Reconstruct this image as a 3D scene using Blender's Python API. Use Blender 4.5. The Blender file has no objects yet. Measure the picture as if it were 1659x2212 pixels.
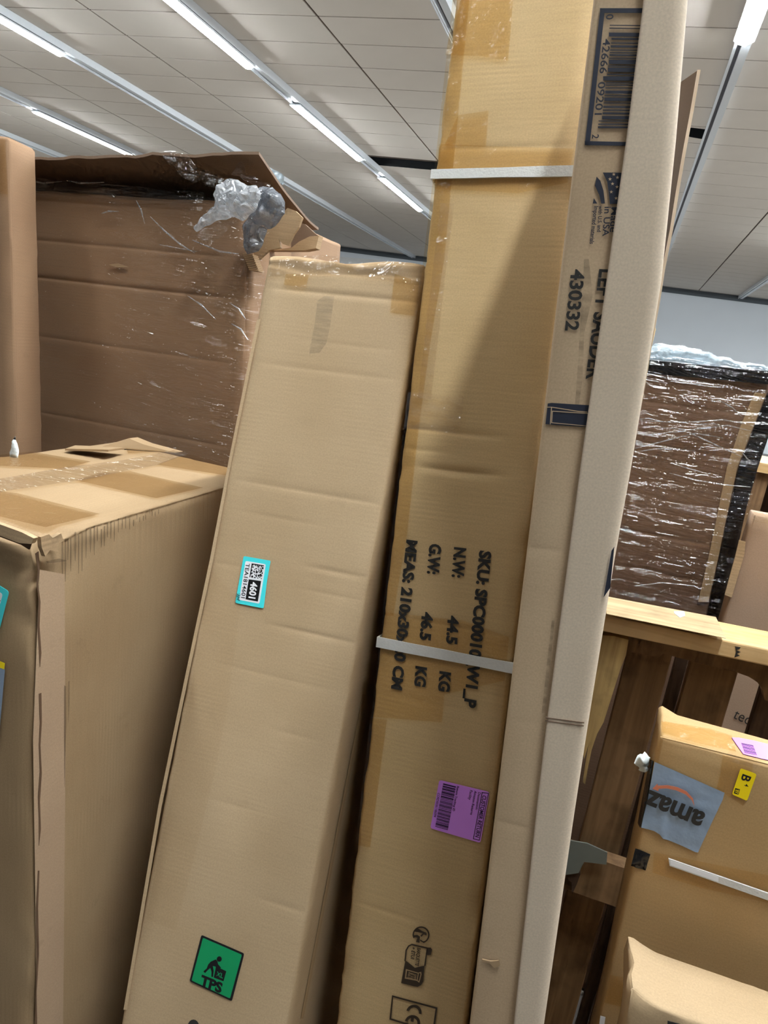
import bpy, bmesh, math, random
from mathutils import Vector, Matrix, noise

# ------------------------------------------------------------------ camera, world, exposure
SC = bpy.context.scene
COL = SC.collection
FPX, CX, CY = 1534.0, 829.5, 1106.0
EYE = Vector((0.0, 0.0, 1.5))
RC = (Matrix.Rotation(math.radians(16.203), 3, 'Z') @ Matrix.Rotation(math.radians(76.645), 3, 'X')
      @ Matrix.Rotation(math.radians(9.1126), 3, 'Z'))
cam_data = bpy.data.cameras.new('camera')
cam = bpy.data.objects.new('camera', cam_data)
COL.objects.link(cam)
cam.matrix_world = Matrix.Translation(EYE) @ RC.to_4x4()
cam_data.sensor_fit = 'VERTICAL'
cam_data.sensor_height = 36.0
cam_data.lens = FPX * 36.0 / 2212.0
cam_data.clip_start = 0.02
cam_data.clip_end = 200
SC.camera = cam
world = bpy.data.worlds.new('world')
world.use_nodes = True
world.node_tree.nodes['Background'].inputs[0].default_value = (0.6, 0.65, 0.7, 1)
world.node_tree.nodes['Background'].inputs[1].default_value = 0.05
SC.world = world
SC.view_settings.view_transform = 'Standard'
SC.view_settings.look = 'None'
SC.view_settings.gamma = 1.0
SC.view_settings.use_curve_mapping = False
SC.view_settings.exposure = 0.0
SC.cycles.use_denoising = True
SC.cycles.max_bounces = 6
SC.cycles.diffuse_bounces = 3
SC.cycles.glossy_bounces = 2
SC.cycles.transmission_bounces = 3
SC.cycles.transparent_max_bounces = 10
SC.cycles.use_adaptive_sampling = True
SC.cycles.adaptive_threshold = 0.05
SC.cycles.use_light_tree = False
SC.cycles.adaptive_min_samples = 12
SC.cycles.caustics_reflective = False
SC.cycles.caustics_refractive = False
LAMP = 112.0           # radiance of the lit tubes
LAMP_DIM = 52.0        # unseen tubes on the neighbouring rails, kept dim to balance the fill
LAMP_NEAR = 215.0      # tubes on the rail overhead, strength raised for the key light
RNG = random.Random(7)


# ------------------------------------------------------------------ geometry helpers
def ray(x, y):
    return RC @ Vector(((x - CX) / FPX, -(y - CY) / FPX, -1.0))


class Plane:
    """A plane in the place: origin, unit right, unit up, unit outward normal."""
    def __init__(self, o, u, v, n=None):
        self.o = Vector(o); self.u = Vector(u).normalized(); self.v = Vector(v).normalized()
        self.n = Vector(n).normalized() if n is not None else self.u.cross(self.v).normalized()

    def px(self, x, y, h=0.0):
        d = ray(x, y)
        t = (self.o - EYE).dot(self.n) / d.dot(self.n)
        return EYE + d * t + self.n * h

    def uv(self, p):
        q = Vector(p) - self.o
        return (q.dot(self.u), q.dot(self.v))

    def at(self, a, b, h=0.0):
        return self.o + self.u * a + self.v * b + self.n * h

    def puv(self, x, y):
        return self.uv(self.px(x, y))


def yplane(y):
    return Plane((0, y, 0), (1, 0, 0), (0, 0, 1), (0, -1, 0))


def zplane(z):
    return Plane((0, 0, z), (1, 0, 0), (0, 1, 0), (0, 0, 1))


def obj(name, mesh, mat, parent=None, base=None):
    o = bpy.data.objects.new(name, mesh)
    if mat is not None:
        mesh.materials.append(mat)
    COL.objects.link(o)
    if parent is not None:
        o.parent = parent
    elif base is not None:
        o.location = base
    return o


def mesh_obj(name, verts, faces, mat, parent=None, base=None, smooth=False, uvs=None, fix=True):
    """verts in world metres; stored relative to the thing's base."""
    b = Vector((0, 0, 0))
    p = parent
    while p is not None:
        b = b + p.location
        p = p.parent
    if base is not None:
        b = Vector(base)
    me = bpy.data.meshes.new(name)
    me.from_pydata([tuple(Vector(v) - b) for v in verts], [], faces)
    if uvs is not None:
        lay = me.uv_layers.new(name='UVMap')
        for poly in me.polygons:
            for k, li in enumerate(poly.loop_indices):
                lay.data[li].uv = uvs[poly.index][k]
    if fix:
        bm = bmesh.new(); bm.from_mesh(me)
        bmesh.ops.recalc_face_normals(bm, faces=bm.faces)
        bm.to_mesh(me); bm.free()
    if smooth:
        for poly in me.polygons:
            poly.use_smooth = True
    me.update()
    return obj(name, me, mat, parent, base)


def thing(name, label, cat, base, group=None, kind=None):
    o = bpy.data.objects.new(name, None)
    o.empty_display_size = 0.05
    COL.objects.link(o)
    o.location = base
    o['label'] = label
    o['category'] = cat
    if group: o['group'] = group
    if kind: o['kind'] = kind
    return o


def tag(o, label, cat, group=None):
    o['label'] = label; o['category'] = cat
    if group: o['group'] = group
    return o


def quad_box(c8):
    f = [(0, 1, 2, 3), (7, 6, 5, 4), (0, 4, 5, 1), (1, 5, 6, 2), (2, 6, 7, 3), (3, 7, 4, 0)]
    return c8, f


def boxverts(x0, x1, y0, y1, z0, z1):
    return quad_box([(x0, y0, z0), (x1, y0, z0), (x1, y0, z1), (x0, y0, z1),
                     (x0, y1, z0), (x1, y1, z0), (x1, y1, z1), (x0, y1, z1)])


def add_box(V, F, x0, x1, y0, y1, z0, z1):
    v, f = boxverts(x0, x1, y0, y1, z0, z1)
    n = len(V)
    V += v
    F += [tuple(i + n for i in q) for q in f]


def smooth01(t):
    t = max(0.0, min(1.0, t))
    return t * t * (3 - 2 * t)


def tri_poly(pts):
    """ear-clip through bmesh: list of Vectors (planar) -> triangle index list"""
    from mathutils.geometry import tessellate_polygon
    return [tuple(t) for t in tessellate_polygon([[Vector(p) for p in pts]])]


def slab(name, plane, pts, h0, h1, mat, parent, px=True, base=None):
    """extruded outline on a plane, from height h0 (inner) to h1 (outer)"""
    P = [plane.px(*p) for p in pts] if px else [plane.at(*p) for p in pts]
    n = len(P)
    tris = tri_poly(P)
    V = [p + plane.n * h1 for p in P]
    F = list(tris)
    if h1 - h0 > 1e-6:
        V += [p + plane.n * h0 for p in P]
        F += [tuple(i + n for i in reversed(t)) for t in tris]
        F += [(i, (i + 1) % n, (i + 1) % n + n, i + n) for i in range(n)]
    U = []
    for f in F:
        U.append([plane.uv(V[i]) for i in f])
    return mesh_obj(name, V, F, mat, parent, base, uvs=U)


def multi_slab(name, plane, polys, h0, h1, mat, parent):
    V, F = [], []
    for pts in polys:
        P = [plane.px(*p) for p in pts]
        k = len(V); n = len(P)
        tris = tri_poly(P)
        V += [p + plane.n * h1 for p in P] + [p + plane.n * h0 for p in P]
        F += [tuple(i + k for i in t) for t in tris]
        F += [(k + i, k + (i + 1) % n, k + (i + 1) % n + n, k + i + n) for i in range(n)]
    return mesh_obj(name, V, F, mat, parent)


def rounded(pts, r=0.12, n=4):
    """round the corners of a pixel polygon (r = fraction of the shorter side)"""
    out = []
    m = len(pts)
    for i in range(m):
        p0 = Vector((*pts[i - 1], 0)); p1 = Vector((*pts[i], 0)); p2 = Vector((*pts[(i + 1) % m], 0))
        l = min((p0 - p1).length, (p2 - p1).length) * r
        a = p1 + (p0 - p1).normalized() * l; b = p1 + (p2 - p1).normalized() * l
        for k in range(n + 1):
            t = k / n
            q = a * (1 - t) ** 2 + p1 * 2 * t * (1 - t) + b * t * t
            out.append((q.x, q.y))
    return out


def crop(ox, oy, s):
    """pixel helper: coordinates read off an enlarged crop"""
    return lambda *pts: [(ox + x * s, oy + y * s) for x, y in pts]


_text_cache = {}


def text_raw(s, weight):
    key = (s, weight)
    if key in _text_cache:
        return _text_cache[key]
    cu = bpy.data.curves.new('t', 'FONT')
    cu.body = s; cu.size = 1.0; cu.offset = weight; cu.resolution_u = 3; cu.fill_mode = 'FRONT'
    ob = bpy.data.objects.new('t', cu)
    COL.objects.link(ob)
    dg = bpy.context.evaluated_depsgraph_get()
    dg.update()
    me = ob.evaluated_get(dg).to_mesh()
    V = [(v.co.x, v.co.y) for v in me.vertices]
    F = [tuple(p.vertices) for p in me.polygons]
    ob.evaluated_get(dg).to_mesh_clear()
    bpy.data.objects.remove(ob); bpy.data.curves.remove(cu)
    _text_cache[key] = (V, F)
    return V, F


def text(name, plane, s, p0, p1, p2, h, mat, parent, weight=0.0, ref='H'):
    """lettering: p0 baseline start, p1 baseline end, p2 top of the first letter (pixels on the plane)"""
    V, F = text_raw(s, weight)
    HV, _ = text_raw(ref, weight)
    cap = max(y for _, y in HV)
    x0 = min(x for x, _ in V); x1 = max(x for x, _ in V)
    A = plane.px(*p0); B = plane.px(*p1) - A; T = plane.px(*p2) - A
    T = T - B * (T.dot(B) / B.dot(B)) * 0.85
    W = [A + B * ((x - x0) / (x1 - x0)) + T * (y / cap) + plane.n * h for x, y in V]
    return mesh_obj(name, W, F, mat, parent, fix=False)


def tube(pts, r, n=6):
    V, F = [], []
    m = len(pts)
    for i, p in enumerate(pts):
        d = (pts[min(i + 1, m - 1)] - pts[max(i - 1, 0)]).normalized()
        a = d.cross(Vector((0, 0.3, 1))).normalized(); b = d.cross(a)
        rr = r * (0.35 if i in (0, m - 1) else 1.0)
        for k in range(n):
            t = 2 * math.pi * k / n
            V.append(p + a * math.cos(t) * rr + b * math.sin(t) * rr)
    for i in range(m - 1):
        for k in range(n):
            F.append((i * n + k, i * n + (k + 1) % n, (i + 1) * n + (k + 1) % n, (i + 1) * n + k))
    F.append(tuple(range(n))); F.append(tuple(range((m - 1) * n, m * n)))
    return V, F


def inside(poly, x, y):
    r = False
    n = len(poly)
    for i in range(n):
        x1, y1 = poly[i]; x2, y2 = poly[i - 1]
        if (y1 > y) != (y2 > y) and x < (x2 - x1) * (y - y1) / (y2 - y1) + x1:
            r = not r
    return r


def edge_dist(poly, x, y):
    best = 1e9
    n = len(poly)
    for i in range(n):
        x1, y1 = poly[i]; x2, y2 = poly[i - 1]
        dx, dy = x2 - x1, y2 - y1
        t = max(0, min(1, ((x - x1) * dx + (y - y1) * dy) / (dx * dx + dy * dy + 1e-12)))
        best = min(best, math.hypot(x - x1 - t * dx, y - y1 - t * dy))
    return best


def puff(name, plane, pts, thick, mat, parent, seed=0, step=0.006, crump=0.5, h=0.0, freq=30, facet=False):
    """a blown-up crumpled bag: an outline on a plane, swelling to both sides"""
    poly = [plane.puv(*p) for p in pts]
    bm = bmesh.new()
    outer = [bm.verts.new((x, y, 0)) for x, y in poly]
    f = bm.faces.new(outer)
    bmesh.ops.triangulate(bm, faces=[f])
    for _ in range(12):
        long = [e for e in bm.edges if e.calc_length() > step * 1.6]
        if not long:
            break
        bmesh.ops.subdivide_edges(bm, edges=long, cuts=1)
        bmesh.ops.triangulate(bm, faces=bm.faces)
    bmesh.ops.smooth_vert(bm, verts=[v for v in bm.verts if not v.is_boundary], factor=0.5, use_axis_x=True, use_axis_y=True)
    bm.verts.ensure_lookup_table(); bm.faces.ensure_lookup_table()
    idx = {v: i for i, v in enumerate(bm.verts)}
    n = len(idx)
    front, back = [], []
    for v in bm.verts:
        x, y = v.co.x, v.co.y
        d = 0.0 if v.is_boundary else edge_dist(poly, x, y)
        k = math.sqrt(max(0.0, min(1.0, d / (thick * 1.2)))) * thick
        q = Vector((x * freq, y * freq, seed * 3.1))
        c = noise.noise(q) + 1.1 * (0.5 - abs(noise.noise(q * 1.9))) + 0.7 * (0.4 - abs(noise.noise(q * 4.3)))
        jx = noise.noise(q * 1.3 + Vector((5, 1, 0))) * 0.006; jy = noise.noise(q * 1.3 + Vector((1, 9, 0))) * 0.006
        if facet:                       # crinkled sheet: flat facets between sharp folds
            ds = noise.voronoi(q * 1.1)[0]
            c = 2.2 * (ds[1] - ds[0]) - .8 + .5 * noise.noise(q * .6)
        hh = k * max(.15, 1 + crump * c) if d > 0 else 0.0
        front.append(plane.at(x + jx, y + jy, h + hh))
        back.append(plane.at(x + jx, y + jy, h - 0.4 * hh))
    F = []
    for f in bm.faces:
        ids = [idx[v] for v in f.verts]
        F.append(tuple(ids)); F.append(tuple(i + n for i in reversed(ids)))
    for e in bm.edges:
        if e.is_boundary:
            a, b = idx[e.verts[0]], idx[e.verts[1]]
            F.append((a, b, b + n, a + n))
    bm.free()
    return mesh_obj(name, front + back, F, mat, parent, smooth=not facet)


class Carton:
    """A carton from its front quad (bottom-left, bottom-right, top-right, top-left) and a depth vector."""
    def __init__(self, bl, br, tr, tl, depth):
        self.bl, self.br, self.tr, self.tl = map(Vector, (bl, br, tr, tl))
        self.dv = Vector(depth)
        self.W = ((self.br - self.bl).length + (self.tr - self.tl).length) / 2
        self.H = ((self.tl - self.bl).length + (self.tr - self.br).length) / 2
        self.D = self.dv.length
        u = (self.br - self.bl + self.tr - self.tl).normalized()
        v = (self.tl - self.bl + self.tr - self.br).normalized()
        v = (v - u * v.dot(u)).normalized()
        n = u.cross(v).normalized()
        if n.dot(self.dv) > 0: n = -n
        self.front = Plane((self.bl + self.tl) / 2, u, v, n)
        self.front.o = self.bl
        un = self.dv.normalized()

        def side(p, e, out):
            e = (e - un * e.dot(un)).normalized()
            n_ = un.cross(e).normalized()
            return Plane(p, un, e, n_ if n_.dot(out) > 0 else -n_)
        self.right = side(self.br, (self.tr - self.br).normalized(), u)
        self.left = side(self.bl, (self.tl - self.bl).normalized(), -u)
        un = (un - u * un.dot(u)).normalized()
        tn = u.cross(un).normalized()
        if tn.dot(v) < 0: tn = -tn
        self.top = Plane(self.tl, u, un, tn)

    def P(self, a, b, c):
        s, t, w = a / self.W, b / self.H, c / self.D
        lo = self.bl.lerp(self.br, s); hi = self.tl.lerp(self.tr, s)
        return lo.lerp(hi, t) + self.dv * w

    def base(self):
        p = self.P(self.W / 2, 0, self.D / 2)
        return Vector((p.x, p.y, min(self.bl.z, self.br.z, (self.bl + self.dv).z, (self.br + self.dv).z)))

    def body(self, name, mat, parent, r=0.006, step=0.03, amp=0.0012, seed=0, creases=(), warp=None, fine=None, rot=False):
        W, H, D = self.W, self.H, self.D

        def lines(L, extra=(), st=step):
            a = [0, r * .3, r * .65, r]
            n = max(2, int((L - 2 * r) / st))
            a += [r + (L - 2 * r) * k / n for k in range(1, n)]
            a += [L - r, L - r * .65, L - r * .3, L]
            for e in extra:
                a.append(max(0, min(L, e)))
            a = sorted(a)
            out = [a[0]]
            for q in a[1:]:
                if q - out[-1] > 1e-5: out.append(q)
            return out
        fa, fb, fc = fine if fine else (step, step, step)
        la = lines(W, (), fa)
        ex = []
        for cr in creases:
            ex += [cr[0] - .012, cr[0] - .005, cr[0] - .002, cr[0], cr[0] + .002, cr[0] + .005, cr[0] + .012]
        lb = lines(H, ex, fb)
        lc = lines(D, (), fc)
        V, key, F, U = [], {}, [], []

        def vert(a, b, c):
            k = (round(a, 5), round(b, 5), round(c, 5))
            if k in key: return key[k]
            p = Vector((a, b, c))
            q = Vector((min(max(a, r), W - r), min(max(b, r), H - r), min(max(c, r), D - r)))
            d = p - q
            dn = d.normalized()
            p = q + dn * r
            s = Vector((p.x * 7, p.y * 5, p.z * 7 + seed * 11.3))
            dis = amp * (0.5 + 0.5 * noise.noise(s)) + 0.5 * amp * (0.5 + 0.5 * noise.noise(s * 3.7))
            if abs(dn.x) + abs(dn.y) + abs(dn.z) > 1.2:      # on a rounded edge: knocked about a little
                dis += amp * 1.2 * (0.5 + noise.noise(s * 6.1))
            if c < 1e-6:
                for cr in creases:
                    t = abs(b - cr[0])
                    if t < .012:
                        wob = 0.4 + 0.6 * smooth01((a - cr[1]) / .03) * smooth01((cr[2] - a) / .03)
                        if cr[1] - .01 < a < cr[2] + .01:
                            dis += .45 * cr[3] * math.exp(-(t / .004) ** 2) * wob
            p = p - dn * dis
            w = self.P(p.x, p.y, p.z)
            if warp is not None:
                w = warp(a, b, c, w, dn)
            key[k] = len(V); V.append(w)
            return key[k]

        def sheet(l1, l2, fn, uvfn):
            for i in range(len(l1) - 1):
                for j in range(len(l2) - 1):
                    q = [(l1[i], l2[j]), (l1[i + 1], l2[j]), (l1[i + 1], l2[j + 1]), (l1[i], l2[j + 1])]
                    F.append(tuple(vert(*fn(x, y)) for x, y in q))
                    U.append([uvfn(x, y) for x, y in q])
        g = (lambda x, y: (y, x)) if rot else (lambda x, y: (x, y))
        sheet(la, lb, lambda x, y: (x, y, 0), lambda x, y: g(x + seed, y))
        sheet(lb, la, lambda y, x: (x, y, D), lambda y, x: g(x + seed + 3, y))
        sheet(lb, lc, lambda y, z: (0, y, z), lambda y, z: g(z + seed + 7, y))
        sheet(lc, lb, lambda z, y: (W, y, z), lambda z, y: g(z + seed + 9, y))
        sheet(la, lc, lambda x, z: (x, H, z), lambda x, z: g(x + seed + 13, z))
        sheet(lc, la, lambda z, x: (x, 0, z), lambda z, x: g(x + seed + 17, z))
        b = parent.location
        me = bpy.data.meshes.new(name)
        me.from_pydata([tuple(v - b) for v in V], [], F)
        lay = me.uv_layers.new(name='UVMap')
        for poly in me.polygons:
            for k2, li in enumerate(poly.loop_indices):
                lay.data[li].uv = U[poly.index][k2]
            poly.use_smooth = True
        me.update()
        # make sure normals look outwards
        ctr = self.P(W / 2, H / 2, D / 2) - b
        p0 = me.polygons[len(la) // 2]
        if p0.normal.dot(p0.center - ctr) < 0:
            me.flip_normals()
        return obj(name, me, mat, parent)


def film_sheet(name, plane, a0, a1, b0, b1, h, mat, parent, seed=0, step=0.012, amp=0.003, stretch=(3, 22)):
    nu = max(2, int((a1 - a0) / step)); nv = max(2, int((b1 - b0) / step))
    V, F, U = [], [], []
    for j in range(nv + 1):
        for i in range(nu + 1):
            a = a0 + (a1 - a0) * i / nu; b = b0 + (b1 - b0) * j / nv
            q = Vector((a * stretch[0], b * stretch[1], seed))
            d = amp * (noise.noise(q) + 0.7 * abs(noise.noise(q * 2.1 + Vector((3, 1, 0)))))
            V.append(plane.at(a, b, h + max(-0.0006, d)))
    for j in range(nv):
        for i in range(nu):
            k = j * (nu + 1) + i
            f = (k, k + 1, k + nu + 2, k + nu + 1)
            F.append(f); U.append([plane.uv(V[x]) for x in f])
    return mesh_obj(name, V, F, mat, parent, smooth=True, uvs=U, fix=False)


# ------------------------------------------------------------------ materials
def srgb(r, g, b):
    def f(c):
        c /= 255.0
        return c / 12.92 if c <= 0.04045 else ((c + 0.055) / 1.055) ** 2.4
    return (f(r), f(g), f(b), 1.0)


def new_mat(name):
    m = bpy.data.materials.new(name)
    m.use_nodes = True
    nt = m.node_tree
    nt.nodes.clear()
    out = nt.nodes.new('ShaderNodeOutputMaterial')
    return m, nt, out


def N(nt, typ, **kw):
    n = nt.nodes.new(typ)
    for k, v in kw.items():
        if k.startswith('i_'):
            n.inputs[k[2:].replace('_', ' ')].default_value = v
        else:
            setattr(n, k, v)
    return n


def plain(name, col, rough=0.5, metal=0.0, spec=0.4, emit=None, noise_amt=0.0, scale=40, bump=0.0, coat=0.0):
    m, nt, out = new_mat(name)
    b = N(nt, 'ShaderNodeBsdfPrincipled')
    b.inputs['Roughness'].default_value = rough
    b.inputs['Metallic'].default_value = metal
    b.inputs['Specular IOR Level'].default_value = spec
    b.inputs['Coat Weight'].default_value = coat
    tc = N(nt, 'ShaderNodeTexCoord')
    nz = N(nt, 'ShaderNodeTexNoise'); nz.inputs['Scale'].default_value = scale; nz.inputs['Detail'].default_value = 4 if bump > 0 else 1
    nt.links.new(tc.outputs['Object'], nz.inputs['Vector'])
    mx = N(nt, 'ShaderNodeMix', data_type='RGBA')
    mx.inputs['A'].default_value = tuple(c * (1 - noise_amt) for c in col[:3]) + (1,)
    mx.inputs['B'].default_value = tuple(min(1, c * (1 + noise_amt)) for c in col[:3]) + (1,)
    nt.links.new(nz.outputs['Fac'], mx.inputs['Factor'])
    nt.links.new(mx.outputs['Result'], b.inputs['Base Color'])
    if bump > 0:
        bp = N(nt, 'ShaderNodeBump'); bp.inputs['Strength'].default_value = bump; bp.inputs['Distance'].default_value = 0.01
        nt.links.new(nz.outputs['Fac'], bp.inputs['Height'])
        nt.links.new(bp.outputs['Normal'], b.inputs['Normal'])
    if emit:
        b.inputs['Emission Color'].default_value = col
        b.inputs['Emission Strength'].default_value = emit
    nt.links.new(b.outputs[0], out.inputs[0])
    return m


def cardboard(name, c1, c2, period=0.0072, streak=0.35, rib=0.10, dirt=0.25, rough=0.72):
    """kraft board: slow mottling, irregular flute shadowing along one direction, specks and scuffs"""
    m, nt, out = new_mat(name)
    L = nt.links.new
    uv = N(nt, 'ShaderNodeUVMap')
    sep = N(nt, 'ShaderNodeSeparateXYZ'); L(uv.outputs[0], sep.inputs[0])
    n1 = N(nt, 'ShaderNodeTexNoise'); n1.inputs['Scale'].default_value = 5.0; n1.inputs['Detail'].default_value = 3
    L(uv.outputs[0], n1.inputs['Vector'])
    r1 = N(nt, 'ShaderNodeMapRange'); r1.inputs[1].default_value = .3; r1.inputs[2].default_value = .7
    L(n1.outputs['Fac'], r1.inputs[0])
    mix = N(nt, 'ShaderNodeMix', data_type='RGBA'); mix.inputs['A'].default_value = c1; mix.inputs['B'].default_value = c2
    L(r1.outputs[0], mix.inputs['Factor'])
    # long fibre streaks across the flutes
    mp = N(nt, 'ShaderNodeMapping'); mp.inputs['Scale'].default_value = (14, 260, 1)
    L(uv.outputs[0], mp.inputs[0])
    n2 = N(nt, 'ShaderNodeTexNoise'); n2.inputs['Scale'].default_value = 1.0; n2.inputs['Detail'].default_value = 3
    L(mp.outputs[0], n2.inputs['Vector'])
    # flutes
    ph = N(nt, 'ShaderNodeMath', operation='MULTIPLY'); ph.inputs[1].default_value = 2 * math.pi / period
    L(sep.outputs['Y'], ph.inputs[0])
    sn = N(nt, 'ShaderNodeMath', operation='SINE'); L(ph.outputs[0], sn.inputs[0])
    n3 = N(nt, 'ShaderNodeTexNoise'); n3.inputs['Scale'].default_value = 9; L(uv.outputs[0], n3.inputs['Vector'])
    r3 = N(nt, 'ShaderNodeMapRange'); r3.inputs[1].default_value = .5; r3.inputs[2].default_value = .75
    L(n3.outputs['Fac'], r3.inputs[0])
    fl = N(nt, 'ShaderNodeMath', operation='MULTIPLY'); L(sn.outputs[0], fl.inputs[0]); L(r3.outputs[0], fl.inputs[1])
    # value = 1 + streak*(n2-.5) + rib*fl
    a = N(nt, 'ShaderNodeMath', operation='MULTIPLY_ADD'); a.inputs[1].default_value = streak; a.inputs[2].default_value = 1 - streak / 2
    L(n2.outputs['Fac'], a.inputs[0])
    b = N(nt, 'ShaderNodeMath', operation='MULTIPLY_ADD'); b.inputs[1].default_value = rib
    L(fl.outputs[0], b.inputs[0]); L(a.outputs[0], b.inputs[2])
    # fine paper grain and specks
    n4 = N(nt, 'ShaderNodeTexNoise'); n4.inputs['Scale'].default_value = 420; n4.inputs['Detail'].default_value = 2
    L(uv.outputs[0], n4.inputs['Vector'])
    r4 = N(nt, 'ShaderNodeMapRange'); r4.inputs[1].default_value = .3; r4.inputs[2].default_value = .7; r4.inputs[3].default_value = .93; r4.inputs[4].default_value = 1.07
    L(n4.outputs['Fac'], r4.inputs[0])
    c = N(nt, 'ShaderNodeMath', operation='MULTIPLY'); L(b.outputs[0], c.inputs[0]); L(r4.outputs[0], c.inputs[1])
    # scuffs
    n5 = N(nt, 'ShaderNodeTexNoise'); n5.inputs['Scale'].default_value = 13; n5.inputs['Detail'].default_value = 4; n5.inputs['Roughness'].default_value = .7
    L(uv.outputs[0], n5.inputs['Vector'])
    r5 = N(nt, 'ShaderNodeMapRange'); r5.inputs[1].default_value = .62; r5.inputs[2].default_value = .78; r5.inputs[3].default_value = 1; r5.inputs[4].default_value = 1 - dirt
    L(n5.outputs['Fac'], r5.inputs[0])
    d = N(nt, 'ShaderNodeMath', operation='MULTIPLY'); L(c.outputs[0], d.inputs[0]); L(r5.outputs[0], d.inputs[1])
    vm = N(nt, 'ShaderNodeVectorMath', operation='SCALE')
    L(mix.outputs['Result'], vm.inputs[0]); L(d.outputs[0], vm.inputs['Scale'])
    p = N(nt, 'ShaderNodeBsdfPrincipled')
    p.inputs['Roughness'].default_value = rough; p.inputs['Specular IOR Level'].default_value = .25
    L(vm.outputs[0], p.inputs['Base Color'])
    L(p.outputs[0], out.inputs[0])
    return m


def clear_film(name, tint, gloss=0.35, rough=0.12, bump=0.6, scale=(6, 40, 1), ior=1.5, milk=0.0, milkcol=(.8, .84, .88, 1), bdist=.01):
    """packing tape / stretch film: tinted see-through sheet with a wrinkled glossy surface"""
    m, nt, out = new_mat(name)
    L = nt.links.new
    tc = N(nt, 'ShaderNodeTexCoord')
    mp = N(nt, 'ShaderNodeMapping'); mp.inputs['Scale'].default_value = scale
    L(tc.outputs['Object'], mp.inputs[0])
    nz = N(nt, 'ShaderNodeTexNoise'); nz.inputs['Scale'].default_value = 1; nz.inputs['Detail'].default_value = 4; nz.inputs['Distortion'].default_value = 1.2
    L(mp.outputs[0], nz.inputs['Vector'])
    bp = N(nt, 'ShaderNodeBump'); bp.inputs['Strength'].default_value = bump; bp.inputs['Distance'].default_value = bdist
    L(nz.outputs['Fac'], bp.inputs['Height'])
    tr = N(nt, 'ShaderNodeBsdfTransparent'); tr.inputs[0].default_value = tint
    gl = N(nt, 'ShaderNodeBsdfGlossy'); gl.inputs['Color'].default_value = (1, 1, 1, 1); gl.inputs['Roughness'].default_value = rough
    L(bp.outputs['Normal'], gl.inputs['Normal'])
    lw = N(nt, 'ShaderNodeLayerWeight')
    pw = N(nt, 'ShaderNodeMath', operation='POWER'); pw.inputs[1].default_value = 4.0
    L(lw.outputs['Facing'], pw.inputs[0])
    sc = N(nt, 'ShaderNodeMath', operation='MULTIPLY_ADD'); sc.inputs[1].default_value = gloss; sc.inputs[2].default_value = .12 * gloss
    L(pw.outputs[0], sc.inputs[0])
    base = tr
    if milk > 0:
        df = N(nt, 'ShaderNodeBsdfTranslucent'); df.inputs[0].default_value = milkcol
        d2 = N(nt, 'ShaderNodeBsdfDiffuse'); d2.inputs[0].default_value = milkcol
        L(bp.outputs['Normal'], d2.inputs['Normal'])
        m0 = N(nt, 'ShaderNodeMixShader'); m0.inputs[0].default_value = .6
        L(df.outputs[0], m0.inputs[1]); L(d2.outputs[0], m0.inputs[2])
        m1 = N(nt, 'ShaderNodeMixShader')
        rr = N(nt, 'ShaderNodeMapRange'); rr.inputs[1].default_value = .35; rr.inputs[2].default_value = .7
        rr.inputs[3].default_value = milk * .5; rr.inputs[4].default_value = min(1, milk * 1.4)
        L(nz.outputs['Fac'], rr.inputs[0]); L(rr.outputs[0], m1.inputs[0])
        L(tr.outputs[0], m1.inputs[1]); L(m0.outputs[0], m1.inputs[2])
        base = m1
    mx = N(nt, 'ShaderNodeMixShader')
    L(sc.outputs[0], mx.inputs[0]); L(base.outputs[0], mx.inputs[1]); L(gl.outputs[0], mx.inputs[2])
    L(mx.outputs[0], out.inputs[0])
    return m


def scuff(name, col, scale=60, lo=.45, hi=.62, most=.6):
    """a worn printed smudge: ink that only partly covers"""
    m, nt, out = new_mat(name)
    L = nt.links.new
    uv = N(nt, 'ShaderNodeUVMap')
    mp = N(nt, 'ShaderNodeMapping'); mp.inputs['Scale'].default_value = (scale * .6, scale * 4, 1); L(uv.outputs[0], mp.inputs[0])
    nz = N(nt, 'ShaderNodeTexNoise'); nz.inputs['Scale'].default_value = 1; nz.inputs['Detail'].default_value = 4; L(mp.outputs[0], nz.inputs['Vector'])
    rr = N(nt, 'ShaderNodeMapRange'); rr.inputs[1].default_value = lo; rr.inputs[2].default_value = hi; rr.inputs[4].default_value = most
    L(nz.outputs['Fac'], rr.inputs[0])
    tr = N(nt, 'ShaderNodeBsdfTransparent')
    df = N(nt, 'ShaderNodeBsdfDiffuse'); df.inputs[0].default_value = col
    mx = N(nt, 'ShaderNodeMixShader'); L(rr.outputs[0], mx.inputs[0]); L(tr.outputs[0], mx.inputs[1]); L(df.outputs[0], mx.inputs[2])
    L(mx.outputs[0], out.inputs[0])
    return m


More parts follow.
